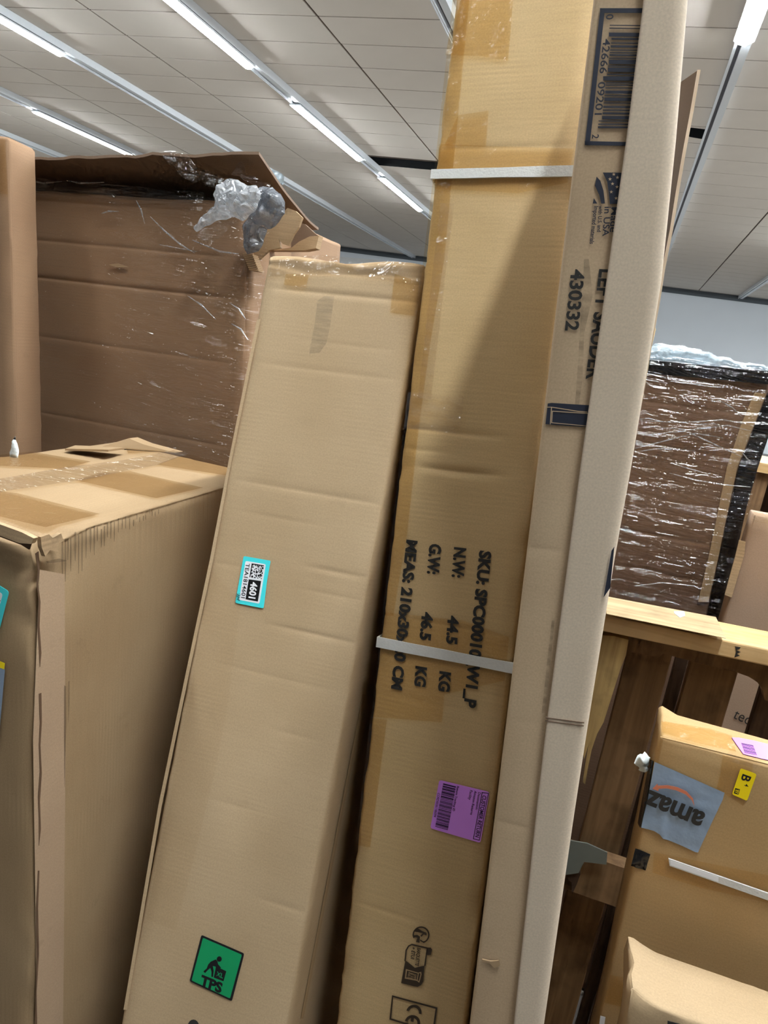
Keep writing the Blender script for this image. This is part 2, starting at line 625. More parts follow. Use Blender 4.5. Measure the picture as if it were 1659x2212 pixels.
def wood(name, c1, c2, axis='X', grime=0.3):
    m, nt, out = new_mat(name)
    L = nt.links.new
    tc = N(nt, 'ShaderNodeTexCoord')
    mp = N(nt, 'ShaderNodeMapping')
    mp.inputs['Scale'].default_value = {'X': (3, 60, 60), 'Z': (60, 60, 3), 'Y': (60, 3, 60)}[axis]
    L(tc.outputs['Object'], mp.inputs[0])
    n1 = N(nt, 'ShaderNodeTexNoise'); n1.inputs['Scale'].default_value = 1.2; n1.inputs['Detail'].default_value = 6; n1.inputs['Distortion'].default_value = .6
    L(mp.outputs[0], n1.inputs['Vector'])
    mx = N(nt, 'ShaderNodeMix', data_type='RGBA'); mx.inputs['A'].default_value = c1; mx.inputs['B'].default_value = c2
    rr = N(nt, 'ShaderNodeMapRange'); rr.inputs[1].default_value = .3; rr.inputs[2].default_value = .7; L(n1.outputs['Fac'], rr.inputs[0])
    L(rr.outputs[0], mx.inputs['Factor'])
    n2 = N(nt, 'ShaderNodeTexNoise'); n2.inputs['Scale'].default_value = 14; n2.inputs['Detail'].default_value = 6
    L(tc.outputs['Object'], n2.inputs['Vector'])
    r2 = N(nt, 'ShaderNodeMapRange'); r2.inputs[1].default_value = .5; r2.inputs[2].default_value = .72; r2.inputs[3].default_value = 1; r2.inputs[4].default_value = 1 - grime
    L(n2.outputs['Fac'], r2.inputs[0])
    vm = N(nt, 'ShaderNodeVectorMath', operation='SCALE'); L(mx.outputs['Result'], vm.inputs[0]); L(r2.outputs[0], vm.inputs['Scale'])
    p = N(nt, 'ShaderNodeBsdfPrincipled'); p.inputs['Roughness'].default_value = .7; p.inputs['Specular IOR Level'].default_value = .25
    L(vm.outputs[0], p.inputs['Base Color'])
    bp = N(nt, 'ShaderNodeBump'); bp.inputs['Strength'].default_value = .3; bp.inputs['Distance'].default_value = .003
    L(n1.outputs['Fac'], bp.inputs['Height']); L(bp.outputs['Normal'], p.inputs['Normal'])
    L(p.outputs[0], out.inputs[0])
    return m


M = {}
M['kraft_c'] = cardboard('kraft pale', srgb(188, 164, 131), srgb(178, 153, 119), streak=.10, rib=.04, dirt=.08)
M['kraft_d'] = cardboard('kraft golden', srgb(202, 174, 130), srgb(188, 160, 114), streak=.22, rib=.07, dirt=.12)
M['kraft_e'] = cardboard('kraft greyish', srgb(198, 174, 143), srgb(188, 163, 132), streak=.08, rib=.02, dirt=.06)
M['kraft_flap'] = cardboard('kraft flap', srgb(214, 197, 175), srgb(206, 188, 165), streak=.05, rib=.02, dirt=.04)
M['kraft_a'] = cardboard('kraft brown', srgb(166, 141, 108), srgb(154, 128, 96), streak=.14, rib=.06, dirt=.2)
M['kraft_b'] = cardboard('kraft dark', srgb(152, 122, 94), srgb(140, 110, 84), streak=.12, rib=.04, dirt=.2)
M['kraft_g'] = cardboard('kraft red brown', srgb(120, 95, 76), srgb(109, 84, 67), streak=.30, rib=.10, dirt=.15)
M['kraft_h'] = cardboard('kraft pinkish', srgb(176, 150, 128), srgb(168, 142, 120), streak=.06, rib=.02, dirt=.08)
M['kraft_i'] = cardboard('kraft honey', srgb(186, 155, 110), srgb(176, 145, 100), streak=.08, rib=.03, dirt=.1)
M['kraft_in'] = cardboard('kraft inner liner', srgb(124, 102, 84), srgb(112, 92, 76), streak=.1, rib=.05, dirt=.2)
M['paper_tape'] = cardboard('paper tape', srgb(180, 154, 126), srgb(170, 144, 118), streak=.06, rib=.02, dirt=.2)
M['kraft_shaded'] = cardboard('board with painted shade', srgb(96, 80, 74), srgb(84, 70, 66), streak=.1, rib=.05, dirt=.2)  # for the sheet behind the slim carton: shade put into its colour
M['kraft_torn'] = cardboard('kraft torn edge', srgb(186, 160, 126), srgb(150, 122, 90), streak=.5, rib=.3, dirt=.5)
M['ink'] = plain('black print', srgb(44, 42, 40), .6, noise_amt=.25, scale=90)
M['navy'] = plain('navy print', srgb(40, 44, 58), .6, noise_amt=.2, scale=90)
M['brownink'] = plain('brown black print', srgb(58, 44, 30), .6, noise_amt=.2, scale=90)
M['tan_print'] = plain('unprinted board lines', srgb(170, 142, 104), .7, noise_amt=.1)
M['cyan'] = plain('cyan label', srgb(70, 226, 232), .45, noise_amt=.03)
M['white'] = plain('white label', srgb(240, 242, 246), .45, noise_amt=.02)
M['black'] = plain('black label ink', srgb(18, 18, 22), .45)
M['green'] = plain('green label', srgb(10, 150, 92), .45, noise_amt=.03)
M['purple'] = plain('purple label', srgb(216, 142, 246), .45, noise_amt=.03)
M['purpleink'] = plain('purple black ink', srgb(48, 18, 66), .5)
M['yellow'] = plain('yellow label', srgb(255, 226, 12), .4, noise_amt=.02)
M['greytape'] = plain('blue grey poly tape', srgb(140, 158, 180), .3, noise_amt=.06, scale=30, bump=.25)
M['orange'] = plain('faded orange print', srgb(206, 122, 92), .4)
M['strap'] = plain('white woven strap', srgb(214, 214, 210), .35, noise_amt=.08, scale=300, bump=.12)
M['blacktape'] = plain('black plastic', srgb(18, 18, 20), .22, noise_amt=.4, scale=25, bump=.5)
M['foil'] = plain('crumpled white foil', srgb(205, 212, 212), .22, noise_amt=.15, scale=50, bump=.4)
M['tape'] = clear_film('amber packing tape', (.955, .875, .72, 1), gloss=.30, rough=.16, bump=.35, scale=(40, 40, 40))
M['tape_clear'] = clear_film('clear packing tape', (.97, .94, .88, 1), gloss=.35, rough=.08, bump=.35, scale=(26, 26, 60), milk=.05)
M['tape_shiny'] = clear_film('shiny wrinkled tape', (.95, .91, .84, 1), gloss=.55, rough=.10, bump=1.0, scale=(18, 40, 18), milk=.04, bdist=.012)
M['tape_faint'] = clear_film('old dull tape', (.985, .975, .955, 1), gloss=.12, rough=.3, bump=.1, scale=(20, 20, 20))
M['tape_brown'] = clear_film('brown packing tape', (.84, .77, .66, 1), gloss=.35, rough=.12, bump=.4, scale=(30, 30, 30))
M['film'] = clear_film('stretch film', (.96, .95, .94, 1), gloss=.42, rough=.06, bump=1.0, scale=(6, 6, 48), bdist=.018)
M['film_strand'] = clear_film('twisted film strand', (.85, .84, .82, 1), gloss=.9, rough=.12, bump=.4, scale=(60, 60, 60), milk=.3)
M['bag'] = clear_film('milky plastic bag', (.78, .80, .82, 1), gloss=.55, rough=.14, bump=.5, scale=(30, 30, 30), milk=.42, milkcol=(.80, .83, .86, 1))
M['bubble'] = clear_film('grey bubble wrap', (.55, .57, .6, 1), gloss=.5, rough=.2, bump=.5, scale=(40, 40, 40), milk=.6, milkcol=(.24, .26, .29, 1))
M['bluefilm'] = clear_film('bluish film', (.70, .80, .86, 1), gloss=.7, rough=.12, bump=.6, scale=(30, 30, 80), milk=.7, milkcol=(.70, .80, .86, 1))
M['scuff'] = scuff('grey scuff', srgb(110, 106, 98), scale=50, lo=.25, hi=.9, most=.2)
M['scuff_dark'] = scuff('dark rub marks', srgb(62, 50, 40), scale=25, lo=.35, hi=.9, most=.26)
M['streak_ink'] = scuff('patchy dark brown', srgb(84, 66, 50), scale=30, lo=.1, hi=.8, most=.75)
M['crack'] = plain('split board core', srgb(98, 74, 54), .9, noise_amt=.3)
M['wood_pale'] = wood('pale pine', srgb(222, 190, 140), srgb(200, 164, 112), 'X', .18)
M['wood_top'] = wood('weathered pine', srgb(196, 172, 134), srgb(170, 146, 110), 'X', .3)
M['wood_old'] = wood('old board', srgb(140, 110, 78), srgb(112, 86, 60), 'Z', .45)
M['wood_dark'] = wood('dirty dark board', srgb(92, 72, 56), srgb(66, 50, 40), 'Z', .5)
M['wood_yellow'] = wood('split yellow board', srgb(204, 174, 116), srgb(160, 130, 84), 'Z', .5)
M['tile'] = plain('ceiling tile', srgb(234, 226, 217), .9, spec=.1, noise_amt=.03, scale=3)
M['tbar'] = plain('ceiling grid bar', srgb(104, 94, 86), .9, spec=.1)
M['void'] = plain('dark ceiling void', srgb(12, 14, 18), .9, spec=.05)
M['rail'] = plain('white enamel rail', srgb(242, 247, 255), .25, noise_amt=.03)
M['rail_dark'] = plain('grey rail groove', srgb(86, 84, 90), .5, noise_amt=.1)
M['lamp'] = plain('lit diffuser', (0.90, 0.97, 1.0, 1), .5, emit=LAMP)
M['lamp_bright'] = plain('lit diffuser, new tube', (0.92, 0.97, 1.0, 1), .5, emit=LAMP_NEAR)
M['lamp_dim'] = plain('lit diffuser, tired tube', (0.92, 0.97, 1.0, 1), .5, emit=LAMP_DIM)
M['wall'] = plain('painted wall', srgb(232, 237, 243), .85, spec=.15, noise_amt=.03, scale=1.5)
M['trim'] = plain('dark wall trim', srgb(92, 98, 104), .7)
M['floor'] = plain('dark worn concrete floor', srgb(108, 103, 97), .45, noise_amt=.12, scale=2)
M['grey_plastic'] = plain('grey green plastic sheet', srgb(112, 116, 108), .4, noise_amt=.1)

# ------------------------------------------------------------------ the hall
CEIL = 4.416
X0, X1, Y0, Y1 = -22.0, 12.0, -14.0, 24.05


def structure(name, V, F, mat, label=None):
    o = mesh_obj(name, V, F, mat)
    o['kind'] = 'structure'
    if label: o['label'] = label
    return o


def boxstruct(name, mat, *b):
    V, F = [], []
    add_box(V, F, *b)
    return structure(name, V, F, mat)


boxstruct('floor', M['floor'], X0, X1, Y0, Y1, -.1, 0)
boxstruct('wall_back', M['wall'], X0, X1, Y1, Y1 + .2, 0, CEIL + .3)
boxstruct('wall_front', M['wall'], X0, X1, Y0 - .2, Y0, 0, CEIL + .3)
boxstruct('wall_left', M['wall'], X0 - .2, X0, Y0, Y1, 0, CEIL + .3)
boxstruct('wall_right', M['wall'], X1, X1 + .2, Y0, Y1, 0, CEIL + .3)
boxstruct('trim_1', M['trim'], X0, X1, Y1 - .03, Y1, CEIL - .16, CEIL - .01)
ceiling = boxstruct('ceiling', M['tbar'], X0, X1, Y0, Y1, CEIL + .012, CEIL + .2)

RAILS = [8.0, 5.4, 2.82, .36, -2.12, -4.78, -7.36, -10.17, -12.84, -15.5, -18.1]
SEAMS = [9.3, 6.7, 4.1, 1.64, -.95, -3.50, -6.17, -8.8, -11.5, -14.2, -16.8]
EDGES = sorted([(x, .055) for x in RAILS] + [(x, .014) for x in SEAMS])
ROW0, ROWD = 7.045, .61
tiles, rest_v, rest_f = [], [], []


def proj(P):
    q = RC.transposed() @ (Vector(P) - EYE)
    if q.z > -.05: return None
    return (CX + FPX * q.x / -q.z, CY - FPX * q.y / -q.z)


cells = []
cols = [((X0, 0), EDGES[0])] + list(zip(EDGES[:-1], EDGES[1:])) + [(EDGES[-1], (X1, 0))]
SLOT = (-4.78, -3.50, 12.03, 12.66)
for (xa, ga), (xb, gb) in cols:
    for j in range(-35, 28):
        y0 = ROW0 + ROWD * j
        if y0 > Y1 or y0 + ROWD < Y0: continue
        ya, yb = max(Y0, y0 + .009), min(Y1, y0 + ROWD - .009)
        if yb - ya < .05: continue
        cx, cy = (xa + xb) / 2, (ya + yb) / 2
        hole = SLOT[0] < cx < SLOT[1] and SLOT[2] < cy < SLOT[3]
        p = proj((cx, cy, CEIL))
        seen = p is not None and -150 < p[0] < 1800 and -120 < p[1] < 760
        cells.append((0 if seen else 1, math.hypot(cx, cy), xa + ga, xb - gb, ya, yb, hole))
cells.sort()
cache = {}
nt_ = 0
for seen, d, xa, xb, ya, yb, hole in cells:
    if hole:
        continue
    if seen == 0 and nt_ < 300:
        w, l = round(xb - xa, 4), round(yb - ya, 4)
        if (w, l) not in cache:
            V, F = [], []
            add_box(V, F, 0, w, 0, l, 0, .012)
            me = bpy.data.meshes.new('ceiling_tile')
            me.from_pydata(V, [], F); me.materials.append(M['tile'])
            cache[(w, l)] = me
        o = bpy.data.objects.new('ceiling_tile', cache[(w, l)])
        COL.objects.link(o); o.parent = ceiling
        o.location = (xa, ya, CEIL + RNG.uniform(0, .002))
        nt_ += 1
    else:
        add_box(rest_v, rest_f, xa, xb, ya, yb, CEIL, CEIL + .012)
o = mesh_obj('ceiling_tile_field', rest_v, rest_f, M['tile'], ceiling, fix=False)
o['kind'] = 'stuff'
V, F = [], []
add_box(V, F, SLOT[0] + .06, SLOT[1] - .02, SLOT[2] + .02, SLOT[3] - .05, CEIL + .006, CEIL + .0115)
mesh_obj('ceiling_slot', V, F, M['void'], ceiling)

slab('ceiling_vent', Plane((0, 0, CEIL), (1, 0, 0), (0, 1, 0), (0, 0, -1)), rounded([(1488, 275), (1528, 280), (1521, 300), (1486, 294)], .3), 0, .006, M['void'], ceiling)

# ---- rails and lit fixtures
RAIL_LABEL = {8.0: 'ceiling light rail outside the view, far right of the hall', 5.4: 'ceiling light rail outside the view, right part of the hall', 2.82: 'ceiling light rail beyond the wrapped box, furthest right in view',
              .36: 'bare ceiling light rail running down beside the tallest carton on the right',
              -2.12: 'short visible stretch of ceiling rail at the top, left of the strapped carton',
              -4.78: 'ceiling rail carrying three lit tubes above the leaning pale carton',
              -7.36: 'long bare ceiling rail passing above the torn carton flap',
              -10.17: 'ceiling rail with one long lit tube ending at the flap edge',
              -12.84: 'ceiling rail showing low at the far left above the flap',
              -15.5: 'lowest ceiling rail peeking out at the left, just over the flap corner',
              -18.1: 'farthest ceiling rail behind the torn carton'}
LIT = {8.0: [(3.0, 5.4), (6.6, 9.0), (10.2, 12.6), (13.8, 16.2), (17.4, 19.8)],  # stretches outside the view are unseen lamps, many added to light the hall
       5.4: [(2.8, 5.2), (6.4, 8.8), (10.0, 12.4), (13.6, 16.0), (17.2, 19.6)],
       2.82: [(-2.6, -.2), (2.6, 5.0), (6.2, 8.6), (9.8, 12.2), (13.4, 15.8)],  # first stretch: unseen lamp added to brighten the film-wrapped carton
       .36: [(-.3, 2.1), (4.6, 7.0)],
       -2.12: [(-1.2, 1.2), (10.0, 12.4), (14.6, 17)],
       -4.78: [(5.62, 8.06), (9.29, 11.76), (12.91, 15.5)],
       -7.36: [(2.0, 4.4), (5.57, 7.97)],
       -10.17: [(2.0, 4.4), (5.6, 8.0), (10.49, 12.95)],
       -12.84: [(1.8, 4.2), (5.4, 7.8), (9.0, 11.0)],
       -15.5: [(1.8, 4.2), (5.4, 7.8), (9.0, 11.4), (12.6, 15)],
       -18.1: [(5.4, 7.8), (9.0, 11.4), (12.6, 15)]}
LIT_LABEL = {(-4.78, 5.62): 'lit tube light at the top, nearest of the three in its row',
             (-4.78, 9.29): 'lit tube light in the middle of its row, above the leaning pale carton',
             (-4.78, 12.91): 'short-looking lit tube light furthest off, beside the strapped carton',
             (-7.36, 5.57): 'bright lit tube light in the top left corner',
             (-10.17, 10.49): 'lit tube light at the left ending on the torn carton flap',
             (.36, 4.6): 'glaring lit tube light in the top right corner'}


def make_rail(x):
    t = thing('light_rail', RAIL_LABEL[x], 'light rail', (x, 0, CEIL - .11), 'ceiling light rails')
    V, F = [], []
    add_box(V, F, x - .008, x + .062, Y0 + .1, Y1 - .02, CEIL - .085, CEIL - .001)
    add_box(V, F, x - .062, x - .044, Y0 + .1, Y1 - .02, CEIL - .095, CEIL - .001)
    mesh_obj('rail_channel', V, F, M['rail'], t, fix=False)
    V, F = [], []
    add_box(V, F, x - .044, x - .008, Y0 + .1, Y1 - .02, CEIL - .05, CEIL - .001)
    mesh_obj('rail_groove', V, F, M['rail_dark'], t, fix=False)
    V, F = [], []
    add_box(V, F, x - .070, x - .0625, Y0 + .4, Y1 - .3, CEIL - .10, CEIL - .085)
    mesh_obj('socket_strip', V, F, M['rail'], t, fix=False)
    return t


def make_lamp(x, ya, yb):
    lab = LIT_LABEL.get((x, ya), 'lit ceiling tube light overhead, out of view')
    t = thing('tube_light', lab, 'ceiling light', (x, ya, CEIL - .16), 'lit ceiling tubes')
    V, F = [], []
    add_box(V, F, x - .088, x + .072, ya, yb, CEIL - .118, CEIL - .1005)
    mesh_obj('lamp_housing', V, F, M['rail'], t, fix=False)
    ym = (ya + yb) / 2
    seen = (x, ya) in LIT_LABEL
    for a, b in (((ya + .01, ym - .008), (ym + .008, yb - .01)) if seen else ((ya + .01, yb - .01),)):
        V, F = [], []
        n = 4 if seen else 2
        for yy in (a, b):                      # shallow lens facing down
            for k in range(n + 1):
                s = -1 + 2 * k / n
                V.append((x - .008 + .072 * s, yy, CEIL - .1185 - .030 * (1 - s * s)))
        F += [(k, k + 1, k + n + 2, k + n + 1) for k in range(n)]
        if seen:
            F += [tuple(range(n + 1)), tuple(range(n + 1, 2 * n + 2))]
        mesh_obj('diffuser', V, F, M['lamp_bright' if x == .36 else ('lamp_dim' if ya < 0 else 'lamp')], t)
    return t


for x in RAILS:
    make_rail(x)
for x, segs in LIT.items():
    for ya, yb in segs:
        make_lamp(x, ya, yb)

# ------------------------------------------------------------------ leaning cartons
def frame(yaw, back, side):
    return (Matrix.Rotation(math.radians(yaw), 3, 'Z') @ Matrix.Rotation(math.radians(side), 3, 'Y')
            @ Matrix.Rotation(math.radians(-back), 3, 'X'))


def leaning(yaw, back, side, x, y, W, D, top):
    """carton standing on its lowest edge, leaning; `top` = length coordinate of its upper end"""
    R = frame(yaw, back, side)
    o = Vector((x, y, 0))
    ux, uy, uz = R.col[0], R.col[1], R.col[2]
    low = min((ux * a + uy * c).z for a in (0, W) for c in (0, D))
    b0 = -low / uz.z
    bl = o + uz * b0
    return Carton(bl, bl + ux * W, o + ux * W + uz * top, o + uz * top, uy * D)


# ---- the pale tall carton (cyan sticker, green sign)
Cc = leaning(2.73, 15.67, -2.52, -.477, .625, .26, .45, 1.672)
t = thing('tall_carton', 'pale tall carton leaning back, cyan 4601 sticker and green square sign', 'cardboard box', Cc.base())
fr = Cc.front


def bof(pl, x, y):
    return pl.puv(x, y)[1]


def cre(pl, p, q, dep):
    a0, b0 = pl.puv(*p); a1, b1 = pl.puv(*q)
    return ((b0 + b1) / 2, a0, a1, dep)


cr = [cre(fr, (602, 625), (901, 650), .003), cre(fr, (560, 780), (854, 823), .0012), cre(fr, (511, 1036), (828, 1090), .0014),
      cre(fr, (457, 1214), (540, 1228), .0012), cre(fr, (665, 1223), (795, 1250), .0018), cre(fr, (587, 1345), (768, 1395), .0018),
      cre(fr, (593, 1580), (690, 1599), .0012), cre(fr, (455, 1722), (549, 1757), .0010), cre(fr, (571, 1948), (658, 1970), .0020),
      cre(fr, (585, 590), (910, 590), .004), cre(fr, (640, 730), (860, 760), .0009), cre(fr, (510, 1105), (700, 1135), .0008),
      cre(fr, (650, 1275), (800, 1300), .0009), cre(fr, (470, 1440), (740, 1490), .0008)]


def warp_c(a, b, c, w, dn):
    k = smooth01((b - (Cc.H - .05)) / .05)
    if k > 0:   # battered top rim
        s = Vector((a * 18, b * 40, c * 18))
        w = w + Cc.front.v * (-.010 * k * (noise.noise(s) + .3 * math.sin(a * 21))) + Cc.front.n * (.005 * k * noise.noise(s * 2.1))
    return w


Cc.body('carton_body', M['kraft_c'], t, r=.007, step=.02, amp=.0012, seed=1, creases=cr, warp=warp_c)
# seam fold running down the left side of the face
slab('fold_line', fr, [(556, 690), (563, 690), (500, 1000), (462, 1205), (408, 1460), (350, 1740), (275, 2180), (268, 2180), (343, 1740), (401, 1460), (455, 1205), (494, 1000)], .0004, .0016, M['kraft_c'], t)
slab('packing_tape', fr, [(590, 556), (700, 552), (908, 570), (905, 618), (760, 594), (580, 598)], .0009, .0009, M['tape_shiny'], t)
slab('packing_tape', fr, [(853, 592), (906, 610), (900, 684), (843, 676)], .0014, .0014, M['tape'], t)
slab('packing_tape', fr, [(618, 592), (668, 594), (662, 622), (614, 616)], .0014, .0014, M['tape'], t)
slab('packing_tape', fr, [(452, 1225), (520, 1300), (496, 1500), (466, 1660), (420, 1850), (380, 2010), (316, 1985), (362, 1760), (404, 1530), (432, 1380)], .0005, .0005, M['tape_faint'], t)
slab('scuff_mark', fr, [(700, 640), (722, 640), (714, 700), (706, 740), (690, 762), (668, 764), (680, 700), (686, 650)], .0003, .0005, M['scuff'], t)
# thin tape edge line on its shaded side
slab('packing_tape', Cc.right, [(783, 1500), (789, 1500), (655, 2200), (649, 2200)], .0003, .0006, M['tan_print'], t)
c7 = crop(480, 1180, 140 / 1659)
st = slab('sticker', fr, rounded(c7((555, 250), (1245, 370), (1150, 900), (1065, 1590), (340, 1450)), .06), .0006, .0010, M['cyan'], t)
st['label'] = 'cyan-bordered number sticker'
slab('sticker_panel', fr, rounded(c7((605, 375), (1125, 460), (960, 1470), (440, 1372)), .08), .0010, .0012, M['white'], st)
slab('number_block', fr, c7((690, 845), (1005, 890), (920, 1415), (605, 1355)), .0012, .0014, M['black'], st)
q = c7((752, 905), (690, 1320), (920, 945))
text('number_print', fr, '4601', *q, .0016, M['white'], st, weight=.035)
q = c7((618, 438), (492, 1318), (716, 448))
text('code_print', fr, 'TEA1814601', *q, .0014, M['black'], st, weight=.012)
# the dotted code square: dark border on two sides, random cells inside
cells_ = []
rr = random.Random(3)
P00, P10, P01 = c7((765, 438))[0], c7((1078, 490))[0], c7((705, 790))[0]


def cellq(i, j, n=14):
    def pt(a, b):
        return (P00[0] + (P10[0] - P00[0]) * a / n + (P01[0] - P00[0]) * b / n,
                P00[1] + (P10[1] - P00[1]) * a / n + (P01[1] - P00[1]) * b / n)
    return [pt(i, j), pt(i + 1, j), pt(i + 1, j + 1), pt(i, j + 1)]


for i in range(14):
    for j in range(14):
        if j == 0 or i == 0 or rr.random() < .42:
            cells_.append(cellq(i, j))
multi_slab('dot_code', fr, cells_, .0012, .0014, M['black'], st)
for pts in [((365, 1215), (400, 1225), (440, 1265), (485, 1260)), ((360, 1280), (400, 1270), (430, 1320), (470, 1310)), ((375, 1360), (420, 1340), (445, 1385), (465, 1390)), ((430, 1205), (490, 1240))]:
    V, F = tube([fr.px(*p, .0015) for p in c7(*pts)], .0005, 4)
    mesh_obj('pen_mark', V, F, M['black'], st)
g6 = crop(380, 2000, 180 / 1659)
gs = slab('warning_sign', fr, rounded(g6((512, 175), (1365, 545), (1118, 1495), (275, 1095)), .04), .0005, .0008, M['black'], t)
gs['label'] = 'green square warning sign with black border'
slab('sign_field', fr, rounded(g6((545, 232), (1318, 568), (1082, 1440), (318, 1080)), .03), .0008, .0010, M['green'], gs)
text('sign_print', fr, 'TPS', *g6((480, 1152), (905, 1328), (525, 960)), .0012, M['black'], gs, weight=.05)
head = [(870 + 50 * math.cos(a * math.pi / 9), 652 + 54 * math.sin(a * math.pi / 9)) for a in range(18)]
multi_slab('sign_figure', fr, [g6(*head), g6((800, 660), (835, 700), (845, 755), (905, 825), (880, 850), (790, 800), (745, 790), (690, 830), (640, 875), (590, 930), (555, 900), (620, 840), (650, 760), (700, 705)),
           g6((690, 825), (740, 795), (760, 890), (745, 1010), (712, 1005), (715, 900)), g6((805, 800), (1010, 895), (955, 1095), (760, 1020))], .0010, .0012, M['black'], gs)
text('sign_size_print', fr, 'XL', *g6((806, 982), (940, 1036), (830, 895)), .0014, M['green'], gs, weight=.02)
slab('printed_mark', fr, [(418 + 12 * math.cos(a * math.pi / 8), 2216 + 14 * math.sin(a * math.pi / 8)) for a in range(16)], .0003, .0006, M['ink'], t)

# ---- the strapped carton with shipping print
Dc = leaning(-1.25, 8.29, -5.31, -.160, .809, .20, .30, 2.144)
t = thing('strapped_carton', 'tall golden-brown carton with white straps and SKU weight print', 'cardboard box', Dc.base())
fr = Dc.front
cr = [cre(fr, (925, 1008), (1060, 1028), .008), cre(fr, (905, 972), (950, 976), .004), cre(fr, (880, 928), (1075, 940), .003), cre(fr, (850, 1332), (1085, 1370), .0022),
      cre(fr, (770, 1957), (900, 1985), .0018), cre(fr, (960, 312), (1230, 322), .0014), cre(fr, (820, 1500), (1060, 1545), .001)]


def warp_d(a, b, c, w, dn):
    if a < .012 and c < .02:   # nicked left edge
        s = Vector((b * 30, 0, 4.2))
        w = w + Dc.front.u * (.0018 * noise.noise(s) + .0015 * noise.noise(s * 3.3))
    return w


Dc.body('carton_body', M['kraft_d'], t, r=.006, step=.022, amp=.0016, seed=4, creases=cr, warp=warp_d, fine=(.02, .012, .05))
k3 = crop(800, 1120, 330 / 1659)
for s, p0, p1, p2 in [('SKU: SPC00010_W1_P', (1192, 345), (1022, 2042), (1318, 362)), ('N.W:', (918, 310), (890, 635), (1045, 325)), ('44.5', (850, 1048), (828, 1355), (965, 1070)),
                      ('KG', (760, 1655), (742, 1868), (880, 1668)), ('G.W:', (650, 270), (622, 598), (775, 290)), ('46.5', (570, 1008), (540, 1312), (686, 1030)), ('KG', (500, 1600), (484, 1815), (618, 1620)),
                      ('MEAS: 210x30x20 CM', (400, 228), (232, 1845), (516, 245))]:
    text('shipping_print', fr, s, *k3(p0, p1, p2), .0007, M['ink'], t, weight=.045)
# straps run right round the carton
for (pl, pr, hw) in (((932, 378), (1228, 371), 10.5), ((818, 1386), (1100, 1441), 11)):
    a0, b0 = fr.puv(*pl); a1, b1 = fr.puv(*pr)
    hh = abs(fr.puv(pl[0], pl[1] - hw)[1] - fr.puv(pl[0], pl[1] + hw)[1]) / 2
    sl = (b1 - b0) / (a1 - a0)
    V, F, n = [], [], 0
    path = [(0, 0), (.05, 0), (.1, 0), (.15, 0), (Dc.W, 0), (Dc.W, Dc.D), (0, Dc.D)]
    for (a, c) in path:
        bb = b0 + sl * (a - a0)
        for (db, h) in ((-hh, 1), (hh, 1), (hh, 0), (-hh, 0)):
            off = .0038 if h else .0012
            oa = -off if a == 0 else (off if a == Dc.W else 0)
            oc = -off if c == 0 else (off if c == Dc.D else 0)
            jit = .0012 * noise.noise(Vector((a * 30, db * 80, pl[1])))
            P = Dc.bl + Dc.front.u * (a + oa) + Dc.front.v * (bb + db + jit) + Dc.dv.normalized() * (c + oc)
            V.append(P)
    m = len(path)
    for i in range(m):
        for k in range(4):
            F.append((i * 4 + k, i * 4 + (k + 1) % 4, ((i + 1) % m) * 4 + (k + 1) % 4, ((i + 1) % m) * 4 + k))
    sp = mesh_obj('strap', V, F, M['strap'], t)
    sp['label'] = 'white woven plastic strap'
# amber tape: down the left edge and bands across
slab('packing_tape', fr, [(982, -40), (1018, -40), (985, 300), (960, 560), (930, 740), (908, 900), (880, 1150), (850, 1330), (826, 1330), (846, 1150), (872, 920), (893, 740), (915, 560), (946, 300)], .0007, .0007, M['tape'], t)
slab('packing_tape', fr, [(975, 60), (1010, -40), (1112, -40), (1098, 132), (1040, 122), (962, 120)], .0012, .0012, M['tape'], t)
slab('packing_tape', fr, [(948, 312), (1050, 316), (1240, 322), (1226, 395), (1120, 418), (938, 408)], .0013, .0013, M['tape'], t)
slab('packing_tape', fr, [(990, 250), (1056, 240), (1050, 318), (960, 315)], .0016, .0016, M['tape'], t)
slab('packing_tape', fr, [(828, 1322), (1000, 1340), (1100, 1376), (1090, 1470), (960, 1500), (955, 1560), (802, 1548)], .0006, .0006, M['tape'], t)
slab('packing_tape', fr, [(800, 1550), (836, 1555), (800, 1830), (768, 1825)], .0006, .0006, M['tape'], t)
film_sheet('tape_patch', fr, fr.puv(876, 900)[0], fr.puv(998, 900)[0], fr.puv(940, 932)[1], fr.puv(940, 852)[1], .0015, M['tape_clear'], t, seed=5, step=.003, amp=.004, stretch=(60, 60))
film_sheet('tape_patch', fr, fr.puv(944, 560)[0] - .004, fr.puv(944, 560)[0] + .016, fr.puv(900, 860)[1], fr.puv(900, 440)[1], .0008, M['tape_clear'], t, seed=6, step=.004, amp=.003, stretch=(80, 90))
p4 = crop(900, 1660, 190 / 1659)
lb_ = slab('return_label', fr, rounded(p4((430, 212), (1375, 440), (1205, 1400), (260, 1122)), .05), .0005, .0009, M['purple'], t)
lb_['label'] = 'purple customer return label'
bars = []
rr = random.Random(11)
tpos = 0.0
while tpos < .985:
    wd = rr.choice((.012, .012, .02, .03)); gap = rr.choice((.010, .012, .02))
    a, b = tpos, min(1, tpos + wd)
    L0, L1, R0, R1 = (505, 275), (352, 1095), (745, 335), (590, 1162)
    f = lambda A, B, s: (A[0] + (B[0] - A[0]) * s, A[1] + (B[1] - A[1]) * s)
    bars.append(p4(f(L0, L1, a), f(R0, R1, a), f(R0, R1, b), f(L0, L1, b)))
    tpos = b + gap
multi_slab('barcode', fr, bars, .0009, .0011, M['purpleink'], lb_)
text('label_print', fr, 'CUSTOMER RETURN', *p4((1248, 495), (1108, 1280), (1322, 508)), .0012, M['purpleink'], lb_, weight=.02)
fo = [(1232, 440), (1362, 460), (1190, 1355), (1065, 1325)]
